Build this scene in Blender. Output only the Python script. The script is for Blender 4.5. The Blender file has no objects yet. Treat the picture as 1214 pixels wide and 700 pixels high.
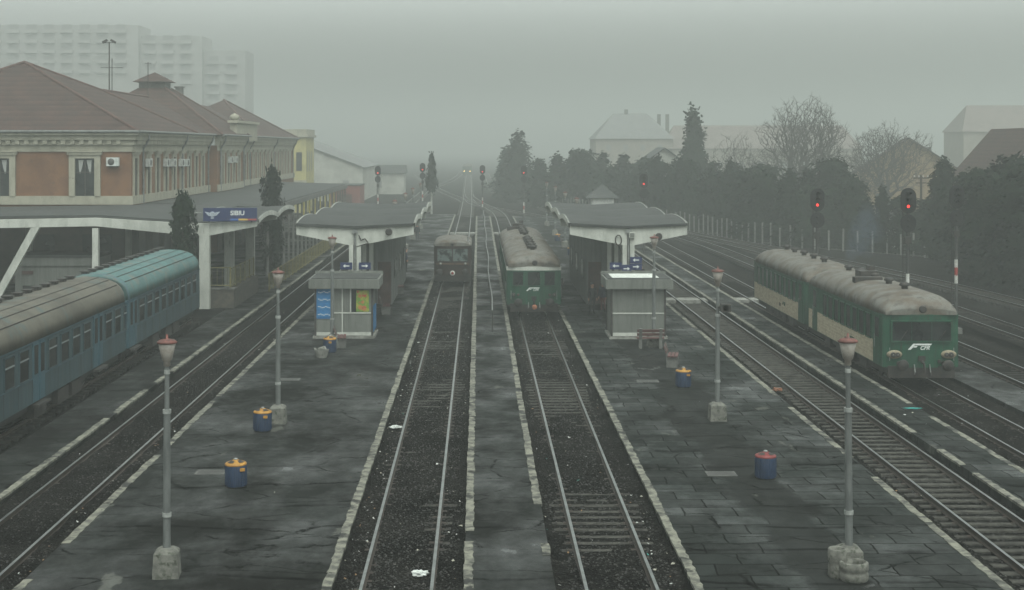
import bpy, bmesh, math, random
from mathutils import Vector, Matrix
random.seed(11)
R = math.radians
S = bpy.context.scene
COL = S.collection

# ------------------------------------------------------------------ camera, sky, sun, exposure
FPX, CAMH, VX, HY = 1750.0, 9.35, 567.0, 174.0      # focal length in photo pixels, eye height over the rails
cam_d = bpy.data.cameras.new('Camera')
cam = bpy.data.objects.new('Camera', cam_d); COL.objects.link(cam)
cam.location = (0, 0, CAMH); cam.rotation_euler = (R(90), 0, 0)
cam_d.sensor_width = 36; cam_d.lens = FPX / 1214 * 36
cam_d.shift_x = (607 - VX) / 1214; cam_d.shift_y = -(350 - HY) / 1214
cam_d.clip_start = .5; cam_d.clip_end = 6000
S.camera = cam

SUN_EL, SUN_AZ = 64, 160          # degrees; azimuth from straight ahead, towards the right
w = bpy.data.worlds.new('World'); S.world = w; w.use_nodes = True
nt = w.node_tree; nt.nodes.clear()
sky = nt.nodes.new('ShaderNodeTexSky'); sky.sky_type = 'NISHITA'; sky.sun_disc = False
sky.sun_elevation = R(SUN_EL); sky.sun_rotation = R(SUN_AZ)
sky.air_density = 1.0; sky.dust_density = 6.0; sky.ozone_density = 1.0
hs = nt.nodes.new('ShaderNodeHueSaturation'); hs.inputs['Saturation'].default_value = .08
tint = nt.nodes.new('ShaderNodeMix'); tint.data_type = 'RGBA'; tint.blend_type = 'MULTIPLY'
tint.inputs[0].default_value = 1.0; tint.inputs[7].default_value = (.925, 1.0, .945, 1)
bg = nt.nodes.new('ShaderNodeBackground'); bg.inputs['Strength'].default_value = .15
wo = nt.nodes.new('ShaderNodeOutputWorld')
# overcast sky: brighter overhead than at the horizon
gtc = nt.nodes.new('ShaderNodeTexCoord'); gsp = nt.nodes.new('ShaderNodeSeparateXYZ'); gmr = nt.nodes.new('ShaderNodeValToRGB')
ge = gmr.color_ramp.elements; ge[0].position = 0; ge[0].color = (.23, .23, .23, 1); ge[1].position = 1; ge[1].color = (.66, .66, .66, 1)
for p_, v_ in ((.03, .42), (.10, 1.0), (.20, .85), (.45, .68)): ge.new(p_).color = (v_, v_, v_, 1)
gx3 = nt.nodes.new('ShaderNodeMath'); gx3.operation = 'MULTIPLY'; gx3.inputs[1].default_value = 3.0
gsc = nt.nodes.new('ShaderNodeVectorMath'); gsc.operation = 'SCALE'
nt.links.new(gtc.outputs['Generated'], gsp.inputs[0]); nt.links.new(gsp.outputs['Z'], gmr.inputs[0])
nt.links.new(sky.outputs[0], hs.inputs['Color']); nt.links.new(hs.outputs[0], tint.inputs[6])
nt.links.new(tint.outputs[2], gsc.inputs[0]); nt.links.new(gmr.outputs[0], gx3.inputs[0]); nt.links.new(gx3.outputs[0], gsc.inputs['Scale'])
nt.links.new(gsc.outputs[0], bg.inputs[0]); nt.links.new(bg.outputs[0], wo.inputs[0])

sd = bpy.data.lights.new('Sun', 'SUN'); sd.energy = .5; sd.angle = R(70); sd.color = (1, .99, .95)
sun = bpy.data.objects.new('Sun', sd); COL.objects.link(sun)
dirv = Vector((math.sin(R(SUN_AZ)) * math.cos(R(SUN_EL)), math.cos(R(SUN_AZ)) * math.cos(R(SUN_EL)), math.sin(R(SUN_EL))))
sun.rotation_euler = dirv.to_track_quat('Z', 'Y').to_euler(); sun.location = (0, 60, 90)

S.view_settings.view_transform = 'Standard'; S.view_settings.look = 'None'
S.view_settings.gamma = 1; S.view_settings.use_curve_mapping = False
S.view_settings.exposure = -.26
S.cycles.use_denoising = True
S.cycles.max_bounces = 6; S.cycles.diffuse_bounces = 2; S.cycles.glossy_bounces = 2
S.cycles.transmission_bounces = 3; S.cycles.volume_bounces = 3; S.cycles.transparent_max_bounces = 6
S.cycles.sample_clamp_indirect = 6

HAZE_DENSITY = .0025

def at(px, py, z=0.0):
    "world point on the level z that a photo pixel looks at"
    k = (py - HY) / (CAMH - z)
    return Vector(((px - VX) / k, FPX / k, z))
def xat(px, Y): return (px - VX) * Y / FPX
def zat(py, Y): return CAMH - (py - HY) * Y / FPX

# ------------------------------------------------------------------ materials
MATS = {}
def M(name, c1, c2=None, scale=2.0, rough=.7, lo=.42, hi=.62, stretch=(1, 1, 1), detail=6, bump=0, bscale=20, metal=0,
      c3=None, s3=9.0, lo3=.58, hi3=.68, st3=(1, 1, 1), emit=0, rough2=None, trans=0, spec=.4, vary=0, courses=0):
    if name in MATS: return MATS[name]
    m = bpy.data.materials.new(name); m.use_nodes = True; MATS[name] = m
    t = m.node_tree; b = t.nodes['Principled BSDF']; L = t.links.new
    b.inputs['Base Color'].default_value = (*c1, 1); b.inputs['Roughness'].default_value = rough
    b.inputs['Metallic'].default_value = metal; b.inputs['Specular IOR Level'].default_value = spec
    if trans: b.inputs['Transmission Weight'].default_value = trans
    if emit:
        b.inputs['Emission Color'].default_value = (*c1, 1); b.inputs['Emission Strength'].default_value = emit
    if c2 is None and not bump: return m
    tc = t.nodes.new('ShaderNodeTexCoord'); oi = t.nodes.new('ShaderNodeObjectInfo')
    mu = t.nodes.new('ShaderNodeMath'); mu.operation = 'MULTIPLY'; mu.inputs[1].default_value = 37.0
    L(oi.outputs['Random'], mu.inputs[0])
    ad = t.nodes.new('ShaderNodeVectorMath'); ad.operation = 'ADD'
    L(tc.outputs['Object'], ad.inputs[0]); L(mu.outputs[0], ad.inputs[1])
    def noise(sc, st, lo, hi, det=6):
        mp = t.nodes.new('ShaderNodeMapping'); mp.inputs['Scale'].default_value = st
        L(ad.outputs[0], mp.inputs[0])
        n = t.nodes.new('ShaderNodeTexNoise'); n.inputs['Scale'].default_value = sc; n.inputs['Detail'].default_value = det
        n.inputs['Roughness'].default_value = .62
        L(mp.outputs[0], n.inputs['Vector'])
        r = t.nodes.new('ShaderNodeMapRange'); r.inputs[1].default_value = lo; r.inputs[2].default_value = hi
        L(n.outputs['Fac'], r.inputs[0]); return r.outputs[0], n.outputs['Fac']
    if c2 is not None:
        f, raw = noise(scale, stretch, lo, hi, detail)
        mx = t.nodes.new('ShaderNodeMix'); mx.data_type = 'RGBA'
        mx.inputs[6].default_value = (*c1, 1); mx.inputs[7].default_value = (*c2, 1)
        L(f, mx.inputs[0]); out = mx.outputs[2]
        if c3 is not None:
            f3, _ = noise(s3, st3, lo3, hi3)
            m3 = t.nodes.new('ShaderNodeMix'); m3.data_type = 'RGBA'; m3.inputs[7].default_value = (*c3, 1)
            L(f3, m3.inputs[0]); L(out, m3.inputs[6]); out = m3.outputs[2]
        if vary:                                             # each copy a little lighter or darker
            vr = t.nodes.new('ShaderNodeMapRange'); vr.inputs[3].default_value = 1 - vary; vr.inputs[4].default_value = 1 + vary
            L(oi.outputs['Random'], vr.inputs[0]); vs = t.nodes.new('ShaderNodeVectorMath'); vs.operation = 'SCALE'
            L(out, vs.inputs[0]); L(vr.outputs[0], vs.inputs['Scale']); out = vs.outputs[0]
        if courses:                                          # rows of tiles
            wv = t.nodes.new('ShaderNodeTexWave'); wv.bands_direction = 'Z'; wv.wave_profile = 'SAW'; wv.inputs['Scale'].default_value = courses
            wv.inputs['Distortion'].default_value = .6; wv.inputs['Detail'].default_value = 3; wv.inputs['Detail Scale'].default_value = 2
            L(tc.outputs['Object'], wv.inputs['Vector'])
            wr = t.nodes.new('ShaderNodeMapRange'); wr.inputs[3].default_value = .62; wr.inputs[4].default_value = 1.12; L(wv.outputs['Fac'], wr.inputs[0])
            vs = t.nodes.new('ShaderNodeVectorMath'); vs.operation = 'SCALE'; L(out, vs.inputs[0]); L(wr.outputs[0], vs.inputs['Scale']); out = vs.outputs[0]
        L(out, b.inputs['Base Color'])
        if emit: L(out, b.inputs['Emission Color'])
        if rough2 is not None:
            rr = t.nodes.new('ShaderNodeMapRange'); rr.inputs[3].default_value = rough; rr.inputs[4].default_value = rough2
            L(f, rr.inputs[0]); L(rr.outputs[0], b.inputs['Roughness'])
    if bump:
        f, raw = noise(bscale, (1, 1, 1), .2, .8)
        bp = t.nodes.new('ShaderNodeBump'); bp.inputs['Strength'].default_value = bump; bp.inputs['Distance'].default_value = .02
        L(raw, bp.inputs['Height']); L(bp.outputs[0], b.inputs['Normal'])
    return m

def paving(name, slabs):
    "wet platform surface: asphalt patches, cracks, puddles; optional concrete slabs"
    m = bpy.data.materials.new(name); m.use_nodes = True; MATS[name] = m
    t = m.node_tree; b = t.nodes['Principled BSDF']; L = t.links.new; N = t.nodes.new
    tc = N('ShaderNodeTexCoord'); P = tc.outputs['Object']
    def noise(sc, st=(1, 1, 1), det=6, rough=.6):
        mp = N('ShaderNodeMapping'); mp.inputs['Scale'].default_value = st; L(P, mp.inputs[0])
        n = N('ShaderNodeTexNoise'); n.inputs['Scale'].default_value = sc; n.inputs['Detail'].default_value = det
        n.inputs['Roughness'].default_value = rough; L(mp.outputs[0], n.inputs['Vector']); return n
    def rng(s, a, bb, c=0., d=1.):
        r = N('ShaderNodeMapRange'); r.inputs[1].default_value = a; r.inputs[2].default_value = bb
        r.inputs[3].default_value = c; r.inputs[4].default_value = d; L(s, r.inputs[0]); return r.outputs[0]
    def mix(f, a, c):
        x = N('ShaderNodeMix'); x.data_type = 'RGBA'
        for s, v in ((6, a), (7, c)):
            if isinstance(v, tuple): x.inputs[s].default_value = (*v, 1)
            else: L(v, x.inputs[s])
        if isinstance(f, float): x.inputs[0].default_value = f
        else: L(f, x.inputs[0])
        return x.outputs[2]
    def mth(op, a, c):
        x = N('ShaderNodeMath'); x.operation = op
        for i, v in enumerate((a, c)):
            if isinstance(v, (int, float)): x.inputs[i].default_value = v
            else: L(v, x.inputs[i])
        return x.outputs[0]
    big = noise(.30, (1, .5, 1)); fine = noise(26, (1, 1, 1), 8, .7); mid = noise(1.5, (1, .7, 1), 8, .68)
    col = mix(rng(big.outputs['Fac'], .40, .60), (.0055, .0057, .0053), (.019, .021, .0203))
    col = mix(rng(mid.outputs['Fac'], .52, .70, 0., .8), col, (.027, .0283, .0263))
    col = mix(rng(fine.outputs['Fac'], .35, .75, 0., .45), col, (.033, .034, .031))
    nz = noise(1.1); ds = N('ShaderNodeVectorMath'); ds.operation = 'SCALE'; ds.inputs['Scale'].default_value = .55
    sb = N('ShaderNodeVectorMath'); sb.operation = 'SUBTRACT'; sb.inputs[1].default_value = (.5, .5, .5)
    L(nz.outputs['Color'], sb.inputs[0]); L(sb.outputs[0], ds.inputs[0])
    av = N('ShaderNodeVectorMath'); av.operation = 'ADD'; L(P, av.inputs[0]); L(ds.outputs[0], av.inputs[1])
    vo = N('ShaderNodeTexVoronoi'); vo.feature = 'DISTANCE_TO_EDGE'; vo.inputs['Scale'].default_value = .5
    mp = N('ShaderNodeMapping'); mp.inputs['Scale'].default_value = (.55, 1.25, 1); L(av.outputs[0], mp.inputs[0]); L(mp.outputs[0], vo.inputs['Vector'])
    crack = rng(vo.outputs['Distance'], .006, .024, 1., 0.)
    crack = mth('MULTIPLY', crack, rng(mid.outputs['Fac'], .42, .56))
    wet = noise(.42, (.8, .55, 1), 8, .66)
    wetm = rng(wet.outputs['Fac'], .42, .66)
    slabv = None
    if slabs:
        ds2 = N('ShaderNodeVectorMath'); ds2.operation = 'SCALE'; ds2.inputs['Scale'].default_value = .20
        L(sb.outputs[0], ds2.inputs[0])
        a2 = N('ShaderNodeVectorMath'); a2.operation = 'ADD'; L(P, a2.inputs[0]); L(ds2.outputs[0], a2.inputs[1])
        br = N('ShaderNodeTexBrick'); L(a2.outputs[0], br.inputs['Vector'])
        br.inputs['Scale'].default_value = 1.0; br.inputs['Brick Width'].default_value = 1.3; br.inputs['Row Height'].default_value = .86
        br.inputs['Mortar Size'].default_value = .030; br.inputs['Mortar Smooth'].default_value = .6; br.inputs['Bias'].default_value = -.1
        br.inputs['Color1'].default_value = (.011, .0132, .0127, 1); br.inputs['Color2'].default_value = (.030, .0355, .034, 1)
        br.inputs['Mortar'].default_value = (.002, .002, .002, 1)
        sp = N('ShaderNodeSeparateXYZ'); L(P, sp.inputs[0])
        dx = mth('ABSOLUTE', mth('SUBTRACT', sp.outputs['X'], slabs), 0)
        dx = mth('ADD', dx, mth('MULTIPLY', mth('SUBTRACT', big.outputs['Fac'], .5), 3.6))
        isl = rng(dx, .8, 1.0)
        scol = mix(rng(mid.outputs['Fac'], .35, .70, 0., .6), br.outputs['Color'], (.010, .0105, .0095))
        scol = mix(rng(fine.outputs['Fac'], .35, .75, 0., .35), scol, (.05, .052, .048))
        col = mix(isl, col, scol)
        sv = N('ShaderNodeSeparateColor'); L(br.outputs['Color'], sv.inputs[0])
        wetm = mth('MULTIPLY', mth('MULTIPLY', wetm, mth('ADD', .3, mth('MULTIPLY', isl, .7))), rng(sv.outputs[1], .010, .038, .55, 1.25))
        joint = mth('MULTIPLY', mth('MULTIPLY', br.outputs['Fac'], isl), rng(mid.outputs['Fac'], .34, .56, .5, 1.0))
        crack = mth('MAXIMUM', crack, joint)
    col = mix(mth('MULTIPLY', crack, .6), col, (.002, .002, .002))
    # transverse joints of old asphalt lifts
    wv = N('ShaderNodeTexWave'); wv.bands_direction = 'Y'; wv.inputs['Scale'].default_value = .14
    wv.inputs['Distortion'].default_value = 4.5; wv.inputs['Detail'].default_value = 5; L(P, wv.inputs['Vector'])
    seam = mth('MULTIPLY', rng(wv.outputs['Fac'], .0, .025, 1., 0.), rng(mid.outputs['Fac'], .38, .46))
    col = mix(mth('MULTIPLY', seam, .9), col, (.002, .002, .002))
    # pale cement patches
    pt = noise(.55, (1, .5, 1), 7, .65); patch = rng(pt.outputs['Fac'], .640, .665)
    col = mix(mth('MULTIPLY', patch, .75), col, (.085, .087, .076))
    L(col, b.inputs['Base Color'])
    pud = rng(wet.outputs['Fac'], .655, .675)
    rgh = mth('SUBTRACT', rng(wetm, 0., 1., .74, .30), mth('MULTIPLY', pud, .26))
    L(mth('ADD', rgh, mth('MULTIPLY', mth('SUBTRACT', fine.outputs['Fac'], .5), .22)), b.inputs['Roughness'])
    spc = mth('ADD', mth('MULTIPLY', wetm, .20), mth('MULTIPLY', pud, .25))
    L(mth('MULTIPLY', mth('ADD', spc, .004), mth('SUBTRACT', 1.0, crack)), b.inputs['Specular IOR Level'])
    bp = N('ShaderNodeBump'); bp.inputs['Strength'].default_value = .5; bp.inputs['Distance'].default_value = .012
    hgt = mth('SUBTRACT', mth('ADD', mth('MULTIPLY', fine.outputs['Fac'], .5), mid.outputs['Fac']), mth('MULTIPLY', crack, 1.5))
    L(hgt, bp.inputs['Height']); L(bp.outputs[0], b.inputs['Normal'])
    return m

def stones_mat(name, ca, cb, cc, scale=13, bump=1.0):
    m = bpy.data.materials.new(name); m.use_nodes = True; MATS[name] = m
    t = m.node_tree; b = t.nodes['Principled BSDF']; L = t.links.new; N = t.nodes.new
    tc = N('ShaderNodeTexCoord')
    vo = N('ShaderNodeTexVoronoi'); vo.inputs['Scale'].default_value = scale; L(tc.outputs['Object'], vo.inputs['Vector'])
    rp = N('ShaderNodeValToRGB'); e = rp.color_ramp.elements
    e[0].color = (*ca, 1); e[1].color = (*cb, 1); e.new(.93).color = (*cb, 1); e[-1].position = 1; e[-1].color = (*cc, 1)
    sp = N('ShaderNodeSeparateColor'); L(vo.outputs['Color'], sp.inputs[0]); L(sp.outputs[0], rp.inputs[0])
    n = N('ShaderNodeTexNoise'); n.inputs['Scale'].default_value = .5; n.inputs['Detail'].default_value = 6; L(tc.outputs['Object'], n.inputs['Vector'])
    mr = N('ShaderNodeMapRange'); mr.inputs[1].default_value = .35; mr.inputs[2].default_value = .68; mr.inputs[3].default_value = .45; mr.inputs[4].default_value = 1.25
    L(n.outputs['Fac'], mr.inputs[0])
    mx = N('ShaderNodeVectorMath'); mx.operation = 'SCALE'; L(rp.outputs[0], mx.inputs[0]); L(mr.outputs[0], mx.inputs['Scale'])
    L(mx.outputs[0], b.inputs['Base Color']); b.inputs['Roughness'].default_value = .75; b.inputs['Specular IOR Level'].default_value = .0
    bp = N('ShaderNodeBump'); bp.inputs['Strength'].default_value = bump; bp.inputs['Distance'].default_value = .05; bp.invert = True
    L(vo.outputs['Distance'], bp.inputs['Height']); L(bp.outputs[0], b.inputs['Normal'])
    return m

# common materials
CONC = M('concrete', (0.2400, 0.2400, 0.2160), (0.1360, 0.1360, 0.1240), 3, .85, bump=.3, bscale=30, c3=(0.0800, 0.0800, 0.0640), s3=6, lo3=.56, hi3=.66)
CONCB = M('lamp_base_concrete', (.155, .155, .135), (.085, .085, .075), 5, .9, bump=.4, bscale=26, c3=(.045, .05, .036), s3=7, lo3=.54, hi3=.64)
CONCD = M('concrete_dark', (.13, .13, .12), (.07, .07, .066), 2.5, .85, bump=.3, bscale=26)
WHITE = M('white_concrete', (0.4750, 0.4845, 0.4417), (0.3420, 0.3515, 0.3182), 1.6, .8, stretch=(1, 1, .35), c3=(0.2280, 0.2280, 0.1995), s3=3.5, lo3=.62, hi3=.74, st3=(1.6, 1.6, .4))
EDGE = M('edge_paint', (0.2016, 0.1980, 0.1584), (0.0720, 0.0720, 0.0612), 3.5, .8, lo=.42, hi=.60, bump=.6, bscale=18, c3=(0.0202, 0.0202, 0.0180), s3=1.7, lo3=.53, hi3=.60)
POLE = M('pole_paint', (0.1263, 0.1346, 0.1304), (0.0842, 0.0905, 0.0884), 6, .55, stretch=(1, 1, .25), c3=(0.0505, 0.0420, 0.0337), s3=14, lo3=.64, hi3=.7)
SHADE = M('lamp_glass', (0.2700, 0.2498, 0.2228), (0.1823, 0.1620, 0.1418), 5, .35)
RUSTCAP = M('rust_cap', (0.1569, 0.0584, 0.0472), (0.0806, 0.0413, 0.0356), 9, .6)
BLUE = M('bin_blue', (0.0187, 0.0395, 0.0867), (0.0103, 0.0216, 0.0500), 5, .5, stretch=(3, 3, .6), c3=(0.0343, 0.0280, 0.0217), s3=9, lo3=.62, hi3=.7)
YEL = M('bin_yellow', (0.4007, 0.2049, 0.0335), (0.2713, 0.1306, 0.0265), 7, .5)
REDL = M('bin_red', (0.2111, 0.0383, 0.0347), (0.1285, 0.0277, 0.0277), 7, .5)
SLAT = M('bench_wood', (0.1158, 0.0467, 0.0437), (0.0693, 0.0362, 0.0333), 6, .6, stretch=(.5, 4, 4))
IRON = M('dark_iron', (.025, .025, .025), (.045, .038, .032), 6, .6)
UNDER = M('underframe', (.018, .017, .016), (.035, .030, .026), 5, .75)
RAILR = M('rail_rust', (0.0440, 0.0304, 0.0224), (0.0240, 0.0192, 0.0160), 8, .7)
RAILT = M('rail_head', (0.3570, 0.3740, 0.3655), (0.2380, 0.2465, 0.2422), 2, .32, metal=1.0)
SLEEP = M('sleeper', (.070, .068, .060), (.030, .029, .026), 4, .85, bump=.3, spec=.1)
SLEEPD = M('sleeper_dark', (.035, .034, .03), (.018, .0175, .016), 4, .85, bump=.3, spec=.1)
GLASS = M('window_glass', (.012, .014, .015), (.03, .034, .034), 1.2, .12, spec=.5)
GREEN = M('train_green', (0.0102, 0.0697, 0.0374), (0.0077, 0.0425, 0.0247), 1.5, .5, stretch=(2, 2, .5), c3=(0.0298, 0.0340, 0.0238), s3=3, lo3=.54, hi3=.72, st3=(3.5, 3.5, .3))
CREAM = M('train_cream', (.46, .41, .30), (.35, .29, .205), 2.5, .6, stretch=(1, 1, 3), c3=(.17, .135, .10), s3=4, lo3=.56, hi3=.7, st3=(3.5, 3.5, .4))
TROOF = M('train_roof', (0.1434, 0.1407, 0.1248), (0.0877, 0.0691, 0.0505), 1.3, .65, lo=.42, hi=.60, c3=(0.0428, 0.0391, 0.0339), s3=2.4, lo3=.53, hi3=.68)
BTEAL = M('coach_blue', (0.0340, 0.0663, 0.0782), (0.0204, 0.0425, 0.0527), 1.2, .55, stretch=(3, 3, .35), c3=(0.0723, 0.0748, 0.0680), s3=3, lo3=.52, hi3=.70, st3=(5, 5, .3))
BDOOR = M('coach_door', (0.0413, 0.0937, 0.1198), (0.0308, 0.0689, 0.0879), 3, .5, stretch=(3, 3, .5))
RTEAL = M('coach_roof_teal', (0.0759, 0.1607, 0.1570), (0.0495, 0.1085, 0.1085), .9, .6, lo=.38, hi=.6, c3=(0.1384, 0.1348, 0.1163), s3=1.5, lo3=.52, hi3=.68)
RTAN = M('coach_roof_tan', (0.1047, 0.0973, 0.0770), (0.0647, 0.0585, 0.0462), .9, .65, lo=.4, hi=.6, c3=(0.0616, 0.0862, 0.0832), s3=1.3, lo3=.55, hi3=.68)
BROWN = M('trolley_brown', (0.0240, 0.0125, 0.0086), (0.0134, 0.0096, 0.0077), 2, .6, c3=(0.0480, 0.0288, 0.0144), s3=5, lo3=.62, hi3=.7)
SIGB = M('signal_black', (.010, .010, .011), (.018, .018, .018), 3, .6)
SIGW = M('signal_white', (.55, .55, .52), (.4, .4, .37), 5, .6)
SIGR = M('signal_red', (.30, .035, .03), (.2, .03, .025), 5, .6)
REDLAMP = M('red_lamp', (1.0, .05, .04), emit=3)
LENS = M('lamp_lens', (.22, .22, .20), rough=.15)
TILE = M('roof_tile', (0.0681, 0.0383, 0.0305), (0.0432, 0.0264, 0.0225), .7, .8, lo=.38, hi=.66, bump=.6, bscale=9, c3=(0.0340, 0.0275, 0.0249), s3=3.0, lo3=.52, hi3=.70, courses=.85)
SALMON = M('salmon_render', (0.1843, 0.0935, 0.0498), (0.1391, 0.0696, 0.0397), .8, .85, c3=(0.0979, 0.0582, 0.0383), s3=2, lo3=.58, hi3=.76)
TRIM = M('cream_trim', (0.3307, 0.3168, 0.2534), (0.2605, 0.2499, 0.1971), 1.8, .8, stretch=(1, 1, .4), c3=(0.1689, 0.1618, 0.1338), s3=3, lo3=.62, hi3=.75)
CROOF = M('felt_roof', (0.0330, 0.0360, 0.0348), (0.0510, 0.0540, 0.0510), .7, .75, lo=.4, hi=.65, c3=(0.0210, 0.0222, 0.0216), s3=1.6, lo3=.55, hi3=.68)
KIOSK = M('kiosk_panel', (0.1506, 0.1580, 0.1430), (0.1130, 0.1204, 0.1079), 1.6, .6, stretch=(3, 3, .3), c3=(0.0653, 0.0653, 0.0577), s3=5, lo3=.62, hi3=.74, st3=(3, 3, .4))
STONE = M('rubble_stone', (0.0875, 0.0770, 0.0595), (0.0420, 0.0385, 0.0336), 3.0, .85, lo=.40, hi=.6, bump=.8, bscale=7)
FENCE = M('fence_paint', (.165, .145, .045), (.10, .09, .04), 6, .7)
LEAF = M('thuja_leaf', (.011, .019, .011), (.006, .011, .007), .8, .85, lo=.35, hi=.65, c3=(.021, .026, .014), s3=2.4, lo3=.55, hi3=.7, spec=.03, vary=.45)
BARK = M('bark', (.045, .038, .032), (.028, .024, .021), 7, .9)
PALEBARK = M('pale_bark', (.36, .36, .33), (.22, .22, .2), 5, .85)
GRASS = M('rough_grass', (.045, .048, .028), (.026, .028, .018), 1.3, .9, c3=(.06, .05, .035), s3=6)
SIGNB = M('sign_blue', (0.0191, 0.0286, 0.0874), rough=.4)
SIGNC = M('sign_cyan', (.02, .13, .30), (.03, .17, .36), 3, .45)
SIGNW = M('sign_white', (.62, .64, .62), rough=.5)
ALU = M('grey_metal', (.26, .27, .26), (.17, .175, .17), 4, .5, metal=.3)
PLAST = M('plastic_white', (.55, .57, .55), (.38, .40, .38), 4, .6)

# ------------------------------------------------------------------ mesh builder
class MB:
    def __init__(s): s.v, s.f, s.m, s.sm = [], [], [], []
    def add(s, vs, fs, mi=0, sm=False):
        o = len(s.v); s.v += [tuple(x) for x in vs]
        for f in fs: s.f.append(tuple(o + i for i in f)); s.m.append(mi); s.sm.append(sm)
        return s
    def box(s, x0, x1, y0, y1, z0, z1, mi=0):
        vs = [(x, y, z) for z in (z0, z1) for y in (y0, y1) for x in (x0, x1)]
        return s.add(vs, [(0, 2, 3, 1), (4, 5, 7, 6), (0, 1, 5, 4), (2, 6, 7, 3), (0, 4, 6, 2), (1, 3, 7, 5)], mi)
    def cbox(s, c, d, rot=None, mi=0):
        vs = [Vector(((i & 1) - .5, ((i >> 1) & 1) - .5, (i >> 2) - .5)) for i in range(8)]
        vs = [Vector((v.x * d[0], v.y * d[1], v.z * d[2])) for v in vs]
        if rot is not None: vs = [rot @ v for v in vs]
        vs = [v + Vector(c) for v in vs]
        return s.add(vs, [(0, 2, 3, 1), (4, 5, 7, 6), (0, 1, 5, 4), (2, 6, 7, 3), (0, 4, 6, 2), (1, 3, 7, 5)], mi)
    def tube(s, a, b, r0, r1=None, n=10, mi=0, cap=True, sm=True):
        a, b = Vector(a), Vector(b); r1 = r0 if r1 is None else r1
        d = (b - a).normalized(); u = d.orthogonal().normalized(); w_ = d.cross(u)
        vs = []
        for c, r in ((a, r0), (b, r1)):
            for i in range(n):
                t = 2 * math.pi * i / n; vs.append(c + u * (r * math.cos(t)) + w_ * (r * math.sin(t)))
        s.add(vs, [(i, (i + 1) % n, n + (i + 1) % n, n + i) for i in range(n)], mi, sm)
        if cap: s.add(vs, [tuple(range(n - 1, -1, -1)), tuple(range(n, 2 * n))], mi)
        return s
    def bar(s, a, b, wd, mi=0):
        a, b = Vector(a), Vector(b); d = b - a
        return s.cbox((a + b) / 2, (wd, wd, d.length), d.to_track_quat('Z', 'Y').to_matrix(), mi)
    def lathe(s, prof, c=(0, 0, 0), n=16, mi=0, sm=True, axis='z'):
        vs = []
        for r, z in prof:
            for i in range(n):
                t = 2 * math.pi * i / n
                p = (r * math.cos(t), r * math.sin(t), z)
                if axis == 'y': p = (p[0], p[2], p[1])
                vs.append((c[0] + p[0], c[1] + p[1], c[2] + p[2]))
        fs = []
        for j in range(len(prof) - 1):
            for i in range(n):
                fs.append((j * n + i, j * n + (i + 1) % n, (j + 1) * n + (i + 1) % n, (j + 1) * n + i))
        s.add(vs, fs, mi, sm)
        k = (len(prof) - 1) * n
        if prof[0][0] > 1e-4: s.add(vs, [tuple(range(n - 1, -1, -1))], mi)
        if prof[-1][0] > 1e-4: s.add(vs, [tuple(range(k, k + n))], mi)
        return s
    def prism(s, poly, y0, y1, axis='y', mi=0):
        "poly in the plane across the axis: axis y -> (x,z), z -> (x,y), x -> (y,z)"
        n = len(poly)
        def p(q, t): return (q[0], t, q[1]) if axis == 'y' else (q[0], q[1], t) if axis == 'z' else (t, q[0], q[1])
        vs = [p(q, y0) for q in poly] + [p(q, y1) for q in poly]
        return s.add(vs, [(i, (i + 1) % n, n + (i + 1) % n, n + i) for i in range(n)] + [tuple(range(n - 1, -1, -1)), tuple(range(n, 2 * n))], mi)
    def poly(s, pts, mi=0): return s.add(pts, [tuple(range(len(pts)))], mi)
    def xf(s, mt):
        s.v = [tuple(mt @ Vector(v)) for v in s.v]; return s
    def mesh(s, name, mats):
        me = bpy.data.meshes.new(name); me.from_pydata(s.v, [], s.f)
        for m in (mats if isinstance(mats, (list, tuple)) else [mats]): me.materials.append(m)
        me.polygons.foreach_set('material_index', s.m); me.polygons.foreach_set('use_smooth', s.sm)
        me.update()
        bm = bmesh.new(); bm.from_mesh(me); bmesh.ops.recalc_face_normals(bm, faces=bm.faces); bm.to_mesh(me); bm.free()
        return me
    def build(s, name, mats, parent=None, loc=(0, 0, 0), label=None):
        return link(name, s.mesh(name, mats), parent, loc, label=label)

def link(name, me, parent=None, loc=(0, 0, 0), rotz=0, label=None):
    o = bpy.data.objects.new(name, me); COL.objects.link(o)
    o.location = loc; o.rotation_euler = (0, 0, rotz)
    if parent is not None: o.parent = parent
    if label: o['label'] = label
    return o
def tag(o, label, cat, group=None, kind=None):
    o['label'] = label; o['category'] = cat
    if group: o['group'] = group
    if kind: o['kind'] = kind
    return o
def thing(name, label, cat, loc=(0, 0, 0), rotz=0, group=None):
    o = bpy.data.objects.new(name, None); COL.objects.link(o); o.empty_display_size = .3
    o.location = loc; o.rotation_euler = (0, 0, rotz)
    return tag(o, label, cat, group)
def struct(o, label=None, cat=None):
    o['kind'] = 'structure'
    if label: o['label'] = label
    if cat: o['category'] = cat
    return o
def dup(o, loc=None, rotz=None, label=None, scale=None, parent=None, group=None):
    c = o.copy(); COL.objects.link(c)
    if parent is not None: c.parent = parent
    for ch in list(o.children): dup(ch, parent=c)
    if loc is not None: c.location = loc
    if rotz is not None: c.rotation_euler = (0, 0, rotz)
    if scale is not None: c.scale = scale if isinstance(scale, (tuple, list)) else (scale,) * 3
    if label: c['label'] = label
    if group: c['group'] = group
    return c
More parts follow.
